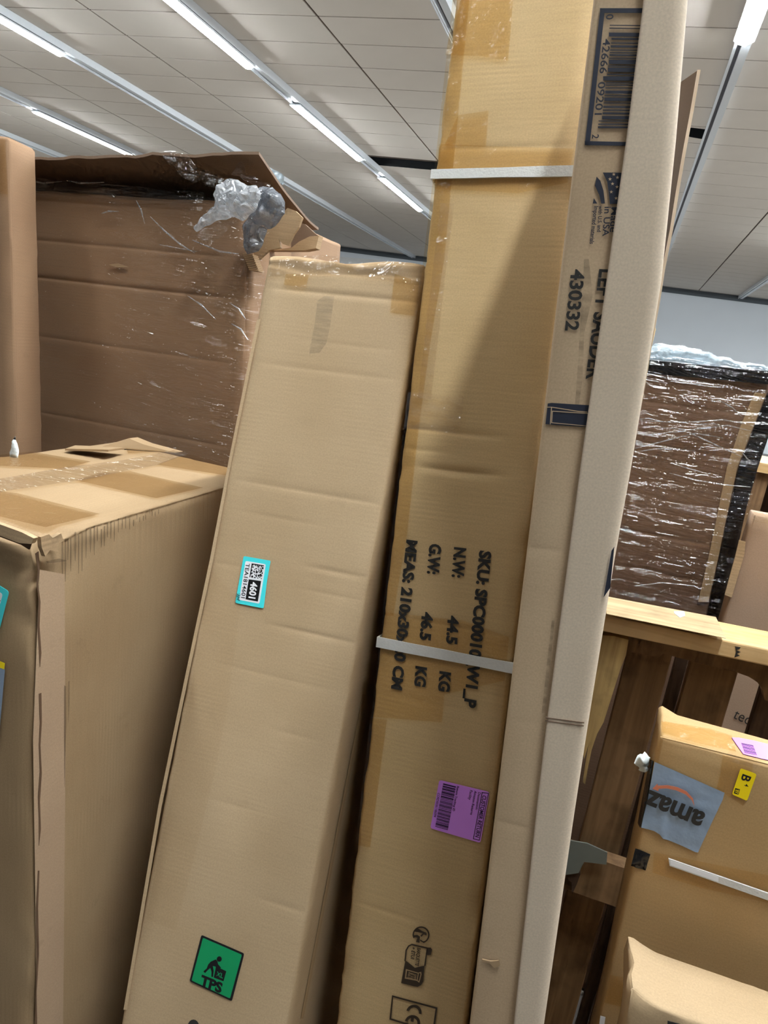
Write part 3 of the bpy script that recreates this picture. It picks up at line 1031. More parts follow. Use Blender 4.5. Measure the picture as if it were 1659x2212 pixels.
fi = [(1244, 455), (1348, 470), (1180, 1340), (1080, 1316)]
multi_slab('label_frame', fr, [p4(fo[i], fo[(i + 1) % 4], fi[(i + 1) % 4], fi[i]) for i in range(4)], .0009, .0011, M['purpleink'], lb_)
for s, p0, p1, p2 in [('Destination:', (1165, 440), (1112, 770), (1212, 450)), ('Amazon Returns', (1092, 410), (1012, 862), (1138, 420)), ('Facility', (1010, 400), (978, 580), (1060, 410)),
                      ('Return Tracking ID', (765, 325), (680, 792), (806, 332)), ('CORD00361186094', (402, 452), (325, 905), (446, 462))]:
    text('label_print', fr, s, *p4(p0, p1, p2), .0012, M['purpleink'], lb_, weight=.008)
# recycling mark, carton tag and CE box
e5 = crop(800, 1960, 200 / 1659)


def arc(cx, cy, r0, r1, a0, a1, n=18):
    A = [(cx + r1 * math.cos(math.radians(a0 + (a1 - a0) * k / n)), cy + r1 * math.sin(math.radians(a0 + (a1 - a0) * k / n))) for k in range(n + 1)]
    B = [(cx + r0 * math.cos(math.radians(a1 + (a0 - a1) * k / n)), cy + r0 * math.sin(math.radians(a1 + (a0 - a1) * k / n))) for k in range(n + 1)]
    return A + B


multi_slab('recycling_mark', fr, [e5(*arc(910, 490, 128, 152, -190, 70)), e5((790, 430), (850, 370), (930, 420), (1010, 455), (1010, 500), (960, 480), (915, 525), (900, 500), (940, 460), (860, 440)),
           e5((765, 500), (840, 490), (890, 520), (880, 630), (820, 615), (845, 540), (800, 530), (770, 550)), e5((890, 570), (950, 605), (1000, 590), (960, 635), (900, 600))], .0004, .0007, M['brownink'], t)
tagm = [e5((630, 945), (800, 1080), (975, 1040), (945, 1330), (910, 1390), (850, 1420), (780, 1410), (555, 1350)), e5((1010, 715), (1085, 720), (1105, 750), (1085, 850), (1020, 850)),
        e5((612, 960), (632, 760), (680, 680), (745, 650), (745, 675), (695, 700), (655, 770), (636, 965)), e5((745, 650), (1020, 712), (1015, 738), (745, 675)), e5((1012, 725), (1030, 725), (990, 1045), (966, 1042))]
tg = multi_slab('sorting_mark', fr, tagm, .0004, .0007, M['brownink'], t)
text('mark_print', fr, 'BARQUETTE', *e5((845, 715), (806, 1032), (908, 722)), .0008, M['brownink'], t, weight=.03)
text('mark_print', fr, '+ ÉTUI', *e5((750, 700), (728, 912), (812, 706)), .0008, M['brownink'], t, weight=.03)
bo = [(640, 1100), (860, 1165), (915, 1150), (920, 1200), (880, 1345), (835, 1310), (620, 1270)]
bi = [(660, 1125), (855, 1180), (895, 1170), (900, 1200), (870, 1315), (835, 1292), (645, 1250)]
multi_slab('bin_outline', fr, [e5(bo[i], bo[(i + 1) % 7], bi[(i + 1) % 7], bi[i]) for i in range(7)] + [e5((855, 1175), (870, 1180), (848, 1305), (832, 1300))], .0007, .0009, M['tan_print'], t)
text('bin_print', fr, 'BAC DE TRI', *e5((690, 1150), (670, 1250), (840, 1175)), .0009, M['tan_print'], t, weight=.02)
fo = [(392, 1572), (1202, 1792), (1140, 2260), (345, 2005)]
fi = [(412, 1605), (1170, 1812), (1112, 2220), (376, 1985)]
multi_slab('ce_frame', fr, [e5(fo[i], fo[(i + 1) % 4], fi[(i + 1) % 4], fi[i]) for i in range(4)], .0004, .0007, M['brownink'], t)
multi_slab('ce_mark', fr, [e5(*arc(782, 1880, 90, 138, -165, 12)), e5(*arc(755, 2065, 90, 138, -165, 12)), e5((735, 1940), (785, 1955), (775, 2050), (725, 2038))], .0004, .0007, M['brownink'], t)

# ---- the slim front carton with barcode and overlapping flap
Ec = leaning(2.0, .99, -4.86, .0549, .7555, .0836, .235, 1.985)
t = thing('slim_carton', 'slim tall carton at the front with large barcode and overlapping plain flap', 'cardboard box', Ec.base())
fr = Ec.front
cr = [cre(fr, (1135, 1183), (1225, 1192), .0015), cre(fr, (1070, 1776), (1150, 1790), .0015), cre(fr, (1080, 1553), (1170, 1565), .001)]
Ec.body('carton_body', M['kraft_e'], t, r=.005, step=.02, amp=.0008, seed=6, creases=cr)
FOLD = [(1392, -60), (1390, 0), (1353, 300), (1311, 600), (1255, 1000), (1231, 1180), (1180, 1571), (1160, 1742), (1110, 2212), (1060, 2700)]
OUT = [(1492, -60), (1487, 0), (1462, 300), (1431, 600), (1366, 1000), (1333, 1180), (1270, 1571), (1241, 1760), (1176, 2212), (1108, 2700)]


def interp(tab, y):
    for (x0, y0), (x1, y1) in zip(tab[:-1], tab[1:]):
        if y <= y1 or (x1, y1) == tab[-1]:
            return x0 + (x1 - x0) * (y - y0) / (y1 - y0)


rows = []
ys = [-150 + 30 * k for k in range(101)]
rad = .014
for y in ys:
    a0, b = fr.puv(interp(FOLD, y), y)
    a1 = fr.puv(interp(OUT, y), y)[0]
    bt = max(.0, min(1.982, b))
    w = .0006 * noise.noise(Vector((b * 9, 1, 2)))
    sec = [(a0, .0006), (a0, .0050 + w), (a0 + .002, .0056 + w)]
    n = 5
    for k in range(1, n):
        sec.append((a0 + (a1 - rad - a0) * k / n, .0056 + .0008 * noise.noise(Vector((a0 * 20 + k, b * 6, 3)))))
    for k in range(7):
        th = math.pi / 2 * k / 6
        sec.append((a1 - rad + rad * math.sin(th), .0056 - rad + rad * math.cos(th)))
    sec += [(a1 + .001, -.04), (a1 + .001, -.085), (a1 - .004, -.085), (a1 - .004, -.014), (a1 - rad, .0006)]
    rows.append([fr.at(a, bt, h) for a, h in sec])
V = [p for r_ in rows for p in r_]
m = len(rows[0])
F, U = [], []
for i in range(len(rows) - 1):
    for k in range(m):
        f = (i * m + k, i * m + (k + 1) % m, (i + 1) * m + (k + 1) % m, (i + 1) * m + k)
        F.append(f); U.append([(fr.uv(V[x])[0] + (.1 if x % m > 12 else 0), fr.uv(V[x])[1]) for x in f])
F.append(tuple(range(m))); U.append([(0, 0)] * m)
F.append(tuple(range((len(rows) - 1) * m, len(rows) * m))); U.append([(0, 0)] * m)
fl = mesh_obj('side_flap', V, F, M['kraft_flap'], t, smooth=True, uvs=U)
fl['label'] = 'plain overlapping board wrapped round the right edge'
fpl = Plane(fr.o + fr.n * .0056, fr.u, fr.v, fr.n)
multi_slab('crease', fpl, [[(1179, 1549), (1262, 1560), (1262, 1562.5), (1179, 1551.5)], [(1178, 1556), (1261, 1567), (1261, 1569), (1178, 1558)]], -.0006, .0005, M['kraft_in'], t)
multi_slab('side_print', fpl, [[(1321, 1190), (1327, 1181), (1318, 1270), (1304, 1290)]], -.0006, .0005, M['navy'], t)
b5 = crop(1130, 0, 370 / 1364)
multi_slab('barcode_frame', fr, [b5((612, 68), (1100, 68), (1100, 105), (612, 105)), b5((615, 70), (652, 70), (530, 1157), (491, 1157)), b5((492, 1125), (900, 1134), (900, 1164), (491, 1157))], .0004, .0007, M['navy'], t)
rr = random.Random(21)
bars = []
y = 200.0
wpat = [7, 7, 30, 14, 9, 16, 7, 7, 12, 7, 34, 7, 34, 9, 34, 7, 7, 7, 22, 7, 26, 7, 14, 9, 14, 26, 7, 9, 14, 7, 16, 7, 9, 26, 7, 7]
gpat = [16, 32, 12, 22, 14, 18, 14, 9, 16, 8, 14, 8, 16, 10, 16, 10, 16, 18, 14, 12, 14, 20, 14, 14, 14, 10, 18, 12, 16, 14, 12, 14, 14, 10, 16, 12]
k = 0
while y < 1030:
    wd = wpat[k % len(wpat)]; g_ = gpat[k % len(gpat)]
    xl = 690 - (y - 200) * .117
    if 300 < y < 930: xl += 26 - (y - 300) * .004
    if 590 < y < 640: xl -= 30
    bars.append(b5((xl, y), (1080, y + 4), (1080, y + wd + 4), (xl, y + wd)))
    y += wd + g_; k += 1
multi_slab('barcode', fr, bars, .0004, .0007, M['navy'], t)
for s, p0, p1, p2 in [('0', (663, 118), (659, 160), (720, 122)), ('42666', (640, 312), (608, 588), (696, 316)), ('09201', (600, 655), (570, 917), (656, 660)), ('2', (552, 1072), (548, 1106), (604, 1076))]:
    text('barcode_digits', fr, s, *b5(p0, p1, p2), .0007, M['navy'], t, weight=.012)
multi_slab('flag_mark', fr, [b5((635, 1375), (860, 1378), (830, 1625), (690, 1625), (682, 1540), (670, 1450)), b5((585, 1408), (615, 1440), (640, 1520), (652, 1622), (622, 1622), (605, 1550), (572, 1480)), b5((563, 1578), (590, 1622), (555, 1622))], .0004, .0007, M['navy'], t)


def star(cx, cy, r):
    return [(cx + (r if k % 2 == 0 else r * .4) * math.sin(k * math.pi / 5), cy - (r if k % 2 == 0 else r * .4) * math.cos(k * math.pi / 5)) for k in range(10)]


multi_slab('flag_stars', fr, [b5(*star(x, y, 15)) for x, y in ((722, 1390), (752, 1415), (692, 1428), (712, 1465), (748, 1490), (702, 1530), (740, 1580))], .0007, .0009, M['kraft_e'], t)
for s, p0, p1, p2, w in [('Made', (704, 1652), (690, 1850), (760, 1655), .012), ('in USA', (650, 1648), (632, 1882), (700, 1652), .012), ('with U.S. and', (604, 1640), (590, 1848), (634, 1645), .02), ('Imported materials', (566, 1643), (530, 1942), (600, 1648), .02)]:
    text('origin_print', fr, s, *b5(p0, p1, p2), .0007, M['navy'], t, weight=w)
b6 = crop(1100, 540, 400 / 1659)
text('part_number', fr, '430332', *b6((560, 172), (503, 722), (678, 182)), .0007, M['ink'], t, weight=.03)
text('maker_print', fr, 'LEFT SAUDER', *b6((812, 172), (690, 1158), (945, 186)), .0007, M['ink'], t, weight=.03)
multi_slab('wardrobe_print', fr, [b6((345, 1375), (380, 1370), (830, 1398), (800, 1594), (325, 1560))], .0004, .0007, M['navy'], t)
multi_slab('wardrobe_lines', fr, [b6((376, 1405), (384, 1405), (372, 1562), (364, 1562)), b6((330, 1405), (376, 1405), (376, 1411), (330, 1411)), b6((384, 1440), (720, 1462), (720, 1469), (384, 1447)),
           b6((384, 1440), (391, 1440), (384, 1548), (377, 1548)), b6((377, 1544), (720, 1576), (720, 1581), (377, 1550)), b6((384, 1405), (620, 1442), (700, 1448), (700, 1456), (620, 1450), (384, 1412))], .0007, .0009, M['kraft_e'], t)
multi_slab('torn_fibre', fr, [[(1042, 2070), (1060, 2074), (1078, 2072), (1080, 2084), (1068, 2088), (1058, 2078), (1042, 2074)]], .0004, .0022, M['kraft_torn'], t)
slab('scuff_mark', fr, [(1262, 560), (1272, 560), (1280, 640), (1262, 720), (1258, 820), (1250, 880), (1242, 880), (1250, 760), (1256, 660)], .0003, .0006, M['scuff_dark'], t)
slab('scuff_mark', fr, [(1192, 1340), (1198, 1340), (1178, 1540), (1170, 1540)], .0003, .0006, M['scuff_dark'], t)

# ---- bare sheet of board standing behind the slim carton, turned away from the room
NEAR, FAR = yplane(1.05), yplane(1.27)
ft, fb_ = NEAR.px(1507, 152), NEAR.px(1388, 830)          # free upright edge, towards the viewer
nt2, nb2 = FAR.px(1452, 190), FAR.px(1346, 830)           # far edge, hidden by the slim carton
def to_floor(p, q):
    return p + (q - p) * ((0 - p.z) / (q - p).z)
fl_, nl_ = to_floor(ft, fb_), to_floor(nt2, nb2)
t = thing('cardboard_sheet', 'bare board sheet poking out behind the slim front carton, shade painted into its colour', 'cardboard sheet', (fl_ + nl_) / 2)
K = 40
V, F, U = [], [], []
side_n = (ft - nt2).cross(fl_ - ft).normalized()
if side_n.x < 0: side_n = -side_n
for s_ in (0, 1):
    for k in range(K + 1):
        f_ = ft.lerp(fl_, k / K) + side_n * (.003 * s_); n_ = nt2.lerp(nl_, k / K) + side_n * (.003 * s_)
        f_ = f_ + Vector((.0015 * noise.noise(Vector((k * .9, 0, 0))), .004 * noise.noise(Vector((k * .7, 3, 0))), 0))
        V += [n_, f_]
H2 = 2 * (K + 1)
for k in range(K):
    for s_ in (0, 1):
        q = [2 * k + s_ * H2, 2 * k + 1 + s_ * H2, 2 * k + 3 + s_ * H2, 2 * k + 2 + s_ * H2]
        F.append(tuple(q)); U.append([(0, k * .05), (.2, k * .05), (.2, k * .05 + .05), (0, k * .05 + .05)])
    F.append((2 * k, 2 * k + 2, 2 * k + 2 + H2, 2 * k + H2)); U.append([(0, 0)] * 4)
F.append((0, 1, 1 + H2, H2)); U.append([(0, 0)] * 4)
F.append((2 * K, 2 * K + 1, 2 * K + 1 + H2, 2 * K + H2)); U.append([(0, 0)] * 4)
mesh_obj('sheet', V, F, M['kraft_shaded'], t, uvs=U)
V2, F2 = [], []
for k in range(K + 1):
    p, q = V[2 * k + 1], V[2 * k + 1 + H2]
    V2 += [p + Vector((-.0005, -.0002, 0)), q + Vector((.0005, -.0002, 0)), q + Vector((.0005, -.002, 0)), p + Vector((-.0005, -.002, 0))]
for k in range(K):
    for j in range(4):
        F2.append((4 * k + j, 4 * k + (j + 1) % 4, 4 * k + 4 + (j + 1) % 4, 4 * k + 4 + j))
F2 += [(0, 1, 2, 3), (4 * K, 4 * K + 1, 4 * K + 2, 4 * K + 3)]
mesh_obj('cut_edge', V2, F2, M['kraft_flap'], t)

# ------------------------------------------------------------------ front-left carton with the crushed corner
ha = 1.2
Ac = Carton((-.945, .67, 0), (-.574, .67, 0), (-.630, .67, ha), (-1.0, .67, ha), (-.012, .632, 0))
t = thing('battered_carton', 'large brown carton at lower left with crushed corner and taped top', 'cardboard box', Ac.base())


def warp_a(a, b, c, w, dn):
    W, H = Ac.W, Ac.H
    # crushed near corner
    d = math.sqrt((W - a) ** 2 + (H - b) ** 2 * .6 + c ** 2)
    k = smooth01(1 - d / .13)
    s = Vector((a * 34, b * 34, c * 34))
    if k > 0:
        w = w + Vector((-.010 * k + .010 * k * noise.noise(s), .012 * k + .012 * k * noise.noise(s + Vector((9, 0, 0))), -.010 * k + .012 * k * noise.noise(s + Vector((0, 7, 0)))))
    # rim over the front edge bulges
    if b > H - .05 and c < .05:
        w = w + Vector((0, -.006 * math.sin((H - b) * 120), .012 * (1 - a / W) + .006 * noise.noise(s * .6)))
    # ribs pressed through along the top of the right side
    if a > W - .002 and b < H - .004:
        rib = abs(math.sin(c * math.pi / .0135))
        win = smooth01(1 - (H - b) / (.15 - .2 * c)) if c < .55 else 0
        win *= smooth01((c - .01) / .03)
        w = w + Vector((-.0035 * rib * win, 0, 0))
    # near vertical edge splayed
    if a > W - .03 and c < .03 and b < H - .1:
        w = w + Vector((.004 * noise.noise(Vector((b * 9, 3, 1))), .004 * noise.noise(Vector((b * 14, 1, 8))), 0))
    return w


Ac.body('carton_body', M['kraft_a'], t, r=.010, step=.02, amp=.002, seed=8, warp=warp_a, fine=(.02, .012, .0045), rot=True)
rt, tp = Ac.right, Ac.top
a8 = crop(0, 880, 560 / 1659)
slab('corner_tape', rt, [(84, 1230), (138, 1240), (140, 1640), (135, 2212), (134, 2400), (80, 2400), (76, 2000), (70, 1600)], .0006, .0012, M['paper_tape'], t)
rr = random.Random(17)
streaks = []
x = 132.0
while x < 345:                          # dark streaks drawn as ribs of the pressed-through flutes
    yt = 1165 - .305 * (x - 80) + 8
    ln = max(10, 95 * (1 - (x - 132) / 190) * rr.uniform(.5, 1.15))
    w_ = rr.uniform(1.2, 3.4) * (1 - (x - 132) / 320)
    y0 = yt + rr.uniform(0, 14)
    streaks.append([(x, y0), (x + w_, y0 - 1), (x + w_ * 1.1, y0 + ln * .5), (x + w_ * .5, y0 + ln), (x - .5, y0 + ln * .55)])
    x += rr.uniform(5.5, 9)
for k, s_ in enumerate(streaks):
    multi_slab('dark_mark', rt, [s_], .0005, .0011, M['streak_ink'], t)
multi_slab('dark_mark', rt, [[(98, 1212), (126, 1206), (142, 1211), (126, 1214), (100, 1216)]], .0012, .0016, M['streak_ink'], t)
multi_slab('dark_mark', rt, [[(137, 1480), (140, 1482), (141, 1560), (139, 1640), (138, 1700), (137, 1600)], [(146, 1472), (148, 1470), (148, 1520), (146, 1560)]], .0013, .0015, M['streak_ink'], t)
# cracked near edge: dark split line and curled lips
multi_slab('edge_split', rt, [[(74, 1195), (81, 1190), (83, 1230), (80, 1262), (85, 1300), (83, 1352), (87, 1410), (84, 1440), (82, 1400), (79, 1350), (81, 1300), (77, 1262), (79, 1230)], [(82, 1498), (87, 1496), (88, 1560), (85, 1610), (88, 1668), (84, 1730), (86, 1790), (82, 1826), (82, 1770), (80, 1720), (84, 1666), (82, 1608), (84, 1560)], [(80, 1880), (83, 1880), (80, 1960), (82, 2060), (77, 2140), (78, 2212), (73, 2212), (75, 2140), (77, 2060), (76, 1960)]], .0014, .0019, M['crack'], t)
fa_ = Ac.front
slab('rim_lip', fa_, [(-80, 1104), (0, 1126), (58, 1147), (84, 1160), (78, 1172), (52, 1170), (0, 1150), (-80, 1130)], .001, .008, M['kraft_torn'], t)
slab('rim_split', fa_, [(-80, 1131), (0, 1151), (52, 1171), (70, 1174), (66, 1186), (50, 1176), (0, 1157), (-80, 1137)], .0006, .003, M['crack'], t)
slab('rim_lip', rt, [(78, 1158), (96, 1152), (104, 1160), (122, 1150), (128, 1166), (112, 1176), (116, 1190), (98, 1186), (88, 1200), (80, 1180)], .001, .007, M['kraft_torn'], t)
for pts, mt, h in [(((-260, 520), (0, 468), (380, 400), (800, 345), (1110, 282), (1200, 306), (1000, 380), (820, 412), (560, 470), (50, 545), (-260, 610)), 'tape_shiny', .0030),
                   (((480, 472), (640, 425), (830, 414), (1300, 520), (1000, 588)), 'tape_brown', .0018),
                   (((-200, 520), (110, 556), (640, 690), (290, 775), (-200, 660)), 'tape_brown', .0018),
                   (((-200, 330), (200, 290), (580, 352), (420, 400), (-200, 372)), 'tape_brown', .0020),
                   (((1190, 302), (1480, 362), (1450, 442), (1000, 372)), 'tape_brown', .0020),
                   (((800, 250), (880, 235), (1110, 282), (820, 300)), 'tape_brown', .0020)]:
    slab('packing_tape', tp, a8(*pts), h, h, M[mt], t)
# raised loose flap and lifted far corner of the top
P = [tp.px(*p) for p in a8((415, 290), (480, 268), (795, 300), (690, 336))]
V = [P[0] + Vector((0, 0, .004)), P[1] + Vector((0, 0, .004)), P[2] + Vector((0, 0, .010)), P[3] + Vector((0, 0, .016))]
V += [v + Vector((0, 0, .004)) for v in V]
mesh_obj('loose_flap', V, [(0, 1, 2, 3), (7, 6, 5, 4), (0, 4, 5, 1), (1, 5, 6, 2), (2, 6, 7, 3), (3, 7, 4, 0)], M['kraft_a'], t)
Q = [tp.px(*p) for p in a8((640, 255), (1120, 290))]
q0, q1 = Q
top_ = q0.lerp(q1, .32) + Vector((0, .01, .022))
bk = Vector((0, .03, 0))
V = [q0, top_, q0.lerp(q1, .55) + Vector((0, .005, .012)), q1]
V = V + [v + bk for v in V]
mesh_obj('lifted_corner', V, [(0, 1, 2, 3), (7, 6, 5, 4), (0, 4, 5, 1), (1, 5, 6, 2), (2, 6, 7, 3), (3, 7, 4, 0)], M['kraft_a'], t)
fa = Ac.front


def strip_rect(p, q, length, width, inset=0.0):
    """rectangle on the carton front whose right side runs from p towards q"""
    A = Vector((*fa.puv(*p), 0)); B = Vector((*fa.puv(*q), 0))
    d = (B - A).normalized(); w = Vector((d.y, -d.x, 0))
    if w.x > 0: w = -w
    A = A + d * inset + w * inset
    d = d * (length - 2 * inset); w = w * (width - 2 * inset)
    c = [A, A + d, A + d + w, A + w]
    return rounded([(v.x, v.y) for v in c], .08)


cs = slab('sticker', fa, strip_rect((21, 1277), (1, 1356), .105, .06), .0006, .0012, M['cyan'], t, px=False)
cs['label'] = 'cyan sticker at the picture edge'
slab('sticker_panel', fa, strip_rect((21, 1277), (1, 1356), .105, .06, .008), .0012, .0014, M['white'], cs, px=False)
multi_slab('sticker_print', fa, [[(-6, 1296), (3, 1296), (3, 1298), (-6, 1298)], [(-6, 1303), (2, 1304), (2, 1306), (-6, 1305)]], .0014, .0016, M['navy'], cs)
slab('grey_patch', fa, strip_rect((12, 1440), (5, 1520), .12, .07), .0006, .0010, M['greytape'], t, px=False)
slab('yellow_strip', fa, strip_rect((12, 1432), (11, 1443), .009, .07), .0010, .0013, M['yellow'], t, px=False)

# crumpled white bag tip resting on the far edge of that carton
pl = yplane(1.0)
bb = pl.px(30, 985)
t = thing('plastic_scrap', 'small white plastic tip sticking up behind the battered carton', 'plastic bag', (bb.x, 1.0, ha))
puff('crumpled_plastic', pl, [(20, 992), (19, 978), (26, 955), (33, 938), (37, 956), (39, 992)], .006, M['foil'], t, seed=3, step=.004, h=-.001, crump=.2)

# ------------------------------------------------------------------ torn, film-wrapped carton at the back left
YB = 1.46
pl = yplane(YB)
tl, tr = pl.px(-60, 398), pl.px(541, 434)
tr = Vector((tr.x, YB, tr.z)); br = pl.px(530, 800)
dx = (br - pl.px(537, 560)) / (br.z - pl.px(537, 560).z)
brf = Vector((br.x - dx.x * br.z, YB, 0))
blf = Vector((tl.x + .02, YB, 0))
Bc = Carton(blf, brf, tr, tl, (.02, .5, 0))
t = thing('wrapped_carton', 'dark brown carton in stretch film with lifted lid, at the back left', 'cardboard box', Bc.base())
fr = Bc.front
cr = [cre(fr, (38, 502), (520, 552), .004), cre(fr, (35, 583), (520, 640), .006), cre(fr, (35, 424), (440, 440), .005), cre(fr, (40, 720), (520, 770), .002), cre(fr, (40, 900), (500, 930), .002)]
Bc.body('carton_body', M['kraft_b'], t, r=.012, step=.022, amp=.005, seed=12, creases=cr)
film_sheet('stretch_film', fr, .05, Bc.W - .002, fr.puv(300, 1000)[1], Bc.H - .004, .004, M['film'], t, seed=2, amp=.004)
film_sheet('stretch_film', fr, .06, fr.puv(445, 420)[0], fr.puv(200, 436)[1], Bc.H + .006, .008, M['film'], t, seed=9, step=.007, amp=.010, stretch=(14, 40))
for pts in [((330, 470), (360, 500), (395, 530), (425, 548)), ((225, 463), (240, 458), (262, 459)), ((500, 655), (520, 668), (535, 690)), ((410, 640), (440, 660), (470, 690)), ((300, 436), (310, 455), (318, 485)), ((55, 440), (70, 436), (76, 470)), ((40, 480), (60, 487), (80, 492)), ((420, 520), (480, 545), (520, 550)), ((505, 700), (525, 712), (540, 735)), ((150, 392), (180, 398), (230, 396)), ((60, 390), (100, 398), (140, 394)), ((350, 530), (430, 545))]:
    V, F = tube([fr.px(*p, .009) for p in pts], .0022, 6)
    mesh_obj('film_strand', V, F, M['film_strand'], t)
multi_slab('puncture', fr, [[(236, 572), (256, 569), (278, 577), (255, 578)]], .001, .0025, M['kraft_torn'], t)
# the lifted lid, seen from below
p1 = yplane(YB - .05).px(28, 343); p2 = yplane(YB - .05).px(559, 334); p3 = yplane(YB + .42).px(688, 497)
p0 = yplane(YB - .05).px(-70, 348)
p4_ = p0 + (p3 - p2)
nrm = (p2 - p0).cross(p3 - p2).normalized()
if nrm.z < 0: nrm = -nrm
NU, NV = 36, 12
V, F, U = [], [], []
for top_s in (0, 1):
    for j in range(NV + 1):
        for i in range(NU + 1):
            s, u = i / NU, j / NV
            p = p0.lerp(p2, s).lerp(p4_.lerp(p3, s), u)
            wav = .006 * noise.noise(Vector((s * 8, u * 3, 1))) + (.004 * noise.noise(Vector((s * 40, 0, 2))) if j == 0 else 0)
            sag = -.012 * math.sin(math.pi * u)
            V.append(p + nrm * (wav + sag + .006 * top_s))
M1 = (NU + 1) * (NV + 1)
for top_s in (0, 1):
    for j in range(NV):
        for i in range(NU):
            k = j * (NU + 1) + i + top_s * M1
            F.append((k, k + 1, k + NU + 2, k + NU + 1)); U.append([(i / NU, j / NV * .4), ((i + 1) / NU, j / NV * .4), ((i + 1) / NU, (j + 1) / NV * .4), (i / NU, (j + 1) / NV * .4)])
rim = [i for i in range(NU + 1)] + [j * (NU + 1) + NU for j in range(1, NV + 1)] + [NV * (NU + 1) + i for i in range(NU - 1, -1, -1)] + [j * (NU + 1) for j in range(NV - 1, 0, -1)]
for i in range(len(rim)):
    a, b = rim[i], rim[(i + 1) % len(rim)]
    F.append((a, b, b + M1, a + M1)); U.append([(0, 0), (.01, 0), (.01, .005), (0, .005)])
lid = mesh_obj('lid_flap', V, F, M['kraft_in'], t, smooth=False, uvs=U)
lid['label'] = 'lifted lid seen from its dark underside'
# torn right end: inner flap, folded lip
c3 = crop(340, 310, 380 / 1659)
pe = yplane(YB + .03)
slab('torn_flap', pe, c3((1235, 610), (1310, 640), (1372, 700), (1340, 790), (1290, 860), (1240, 965), (1190, 950), (1150, 905), (1170, 985), (1060, 1010), (960, 1100), (890, 1160), (850, 1120), (900, 1000), (960, 860), (1100, 760)), -.004, .004, M['kraft_torn'], t)
slab('torn_flap', yplane(YB + .10), c3((1270, 985), (1340, 930), (1440, 880), (1530, 870), (1500, 990), (1400, 1010), (1060, 1010)), -.02, .004, M['kraft_torn'], t)
slab('torn_flap', yplane(YB + .2), c3((1150, 700), (1390, 760), (1500, 860), (1420, 900), (1260, 1010), (1100, 1010)), -.01, 0, M['kraft_in'], t)
V, F = [], []
rr = random.Random(4)
for k in range(9):      # exposed flutes at the torn edge
    p = yplane(YB - .002).px(538 + k * 1.6, 550 + k * 4.2)
    add_box(V, F, p.x - .012, p.x + .012, p.y - .006, p.y + .02, p.z - .0018, p.z + .0012)
mesh_obj('torn_flutes', V, F, M['kraft_torn'], t)
# side wall sliver right of the front edge, shaded
# loose plastic hanging out of the torn corner
pq = yplane(YB - .075)
tb = thing('plastic_bag', 'crumpled clear plastic bag hanging from the torn carton corner', 'plastic bag', pq.px(500, 530))
puff('bag_body', pq, c3((535, 470), (590, 400), (650, 350), (700, 338), (765, 345), (860, 390), (935, 400), (972, 540), (940, 600), (900, 650), (800, 735), (720, 700), (600, 715), (560, 730), (380, 830), (335, 800), (370, 750), (450, 660), (530, 600)), .026, M['bag'], tb, seed=1, step=.0035, crump=.6, freq=42, facet=True)
puff('bag_tail', yplane(YB - .055), c3((30, 95), (120, 70), (235, 92), (330, 160), (400, 260), (480, 240), (640, 330), (600, 420), (520, 430), (440, 400), (420, 345), (350, 365), (215, 300)), .008, M['film'], tb, seed=2, step=.006, crump=1.0)
puff('bag_skirt', yplane(YB - .06), c3((360, 850), (560, 720), (760, 740), (640, 840), (500, 965), (430, 940)), .008, M['film'], tb, seed=5, step=.006, crump=1.0)
tb2 = thing('bubble_wrap_roll', 'grey bubble wrap bundle squeezed out beside the clear bag', 'bubble wrap', pq.px(545, 545))
puff('wrap_body', yplane(YB - .035), c3((950, 420), (1080, 400), (1170, 470), (1215, 560), (1215, 660), (1120, 770), (1035, 800), (1000, 920), (950, 1030), (860, 1050), (820, 950), (790, 770), (900, 640)), .024, M['bubble'], tb2, seed=7, step=.004, crump=.5, freq=30, facet=True)
puff('wrap_fold', yplane(YB - .02), c3((700, 280), (780, 155), (830, 260), (960, 330), (1060, 400), (1100, 470), (1000, 430), (860, 380)), .010, M['film'], tb2, seed=8, step=.006, crump=.8)
puff('film_scrap', yplane(YB + .10), c3((1050, 235), (1110, 260), (1180, 310), (1195, 395), (1140, 380), (1080, 310)), .004, M['bluefilm'], t, seed=9, step=.006, crump=.6)

# ---- sliver of another carton at the left edge
YF = 1.27
pl = yplane(YF)
a, b = pl.px(19, 292), pl.px(38, 930)
dx = (a.x - b.x) / (a.z - b.z)
Fc = Carton((-1.95, YF, 0), (b.x - dx * b.z, YF, 0), (a.x, YF, a.z), (-1.95, YF, a.z + .02), (-.02, .10, 0))
t = thing('edge_carton', 'plain carton only showing as a strip along the left picture edge', 'cardboard box', Fc.base())
Fc.body('carton_body', M['kraft_b'], t, r=.010, step=.03, amp=.003, seed=15, creases=[cre(Fc.front, (-10, 498), (25, 500), .004)])
slab('packing_tape', Fc.front, [(-30, 300), (12, 300), (18, 420), (-30, 415)], .001, .001, M['tape'], t)

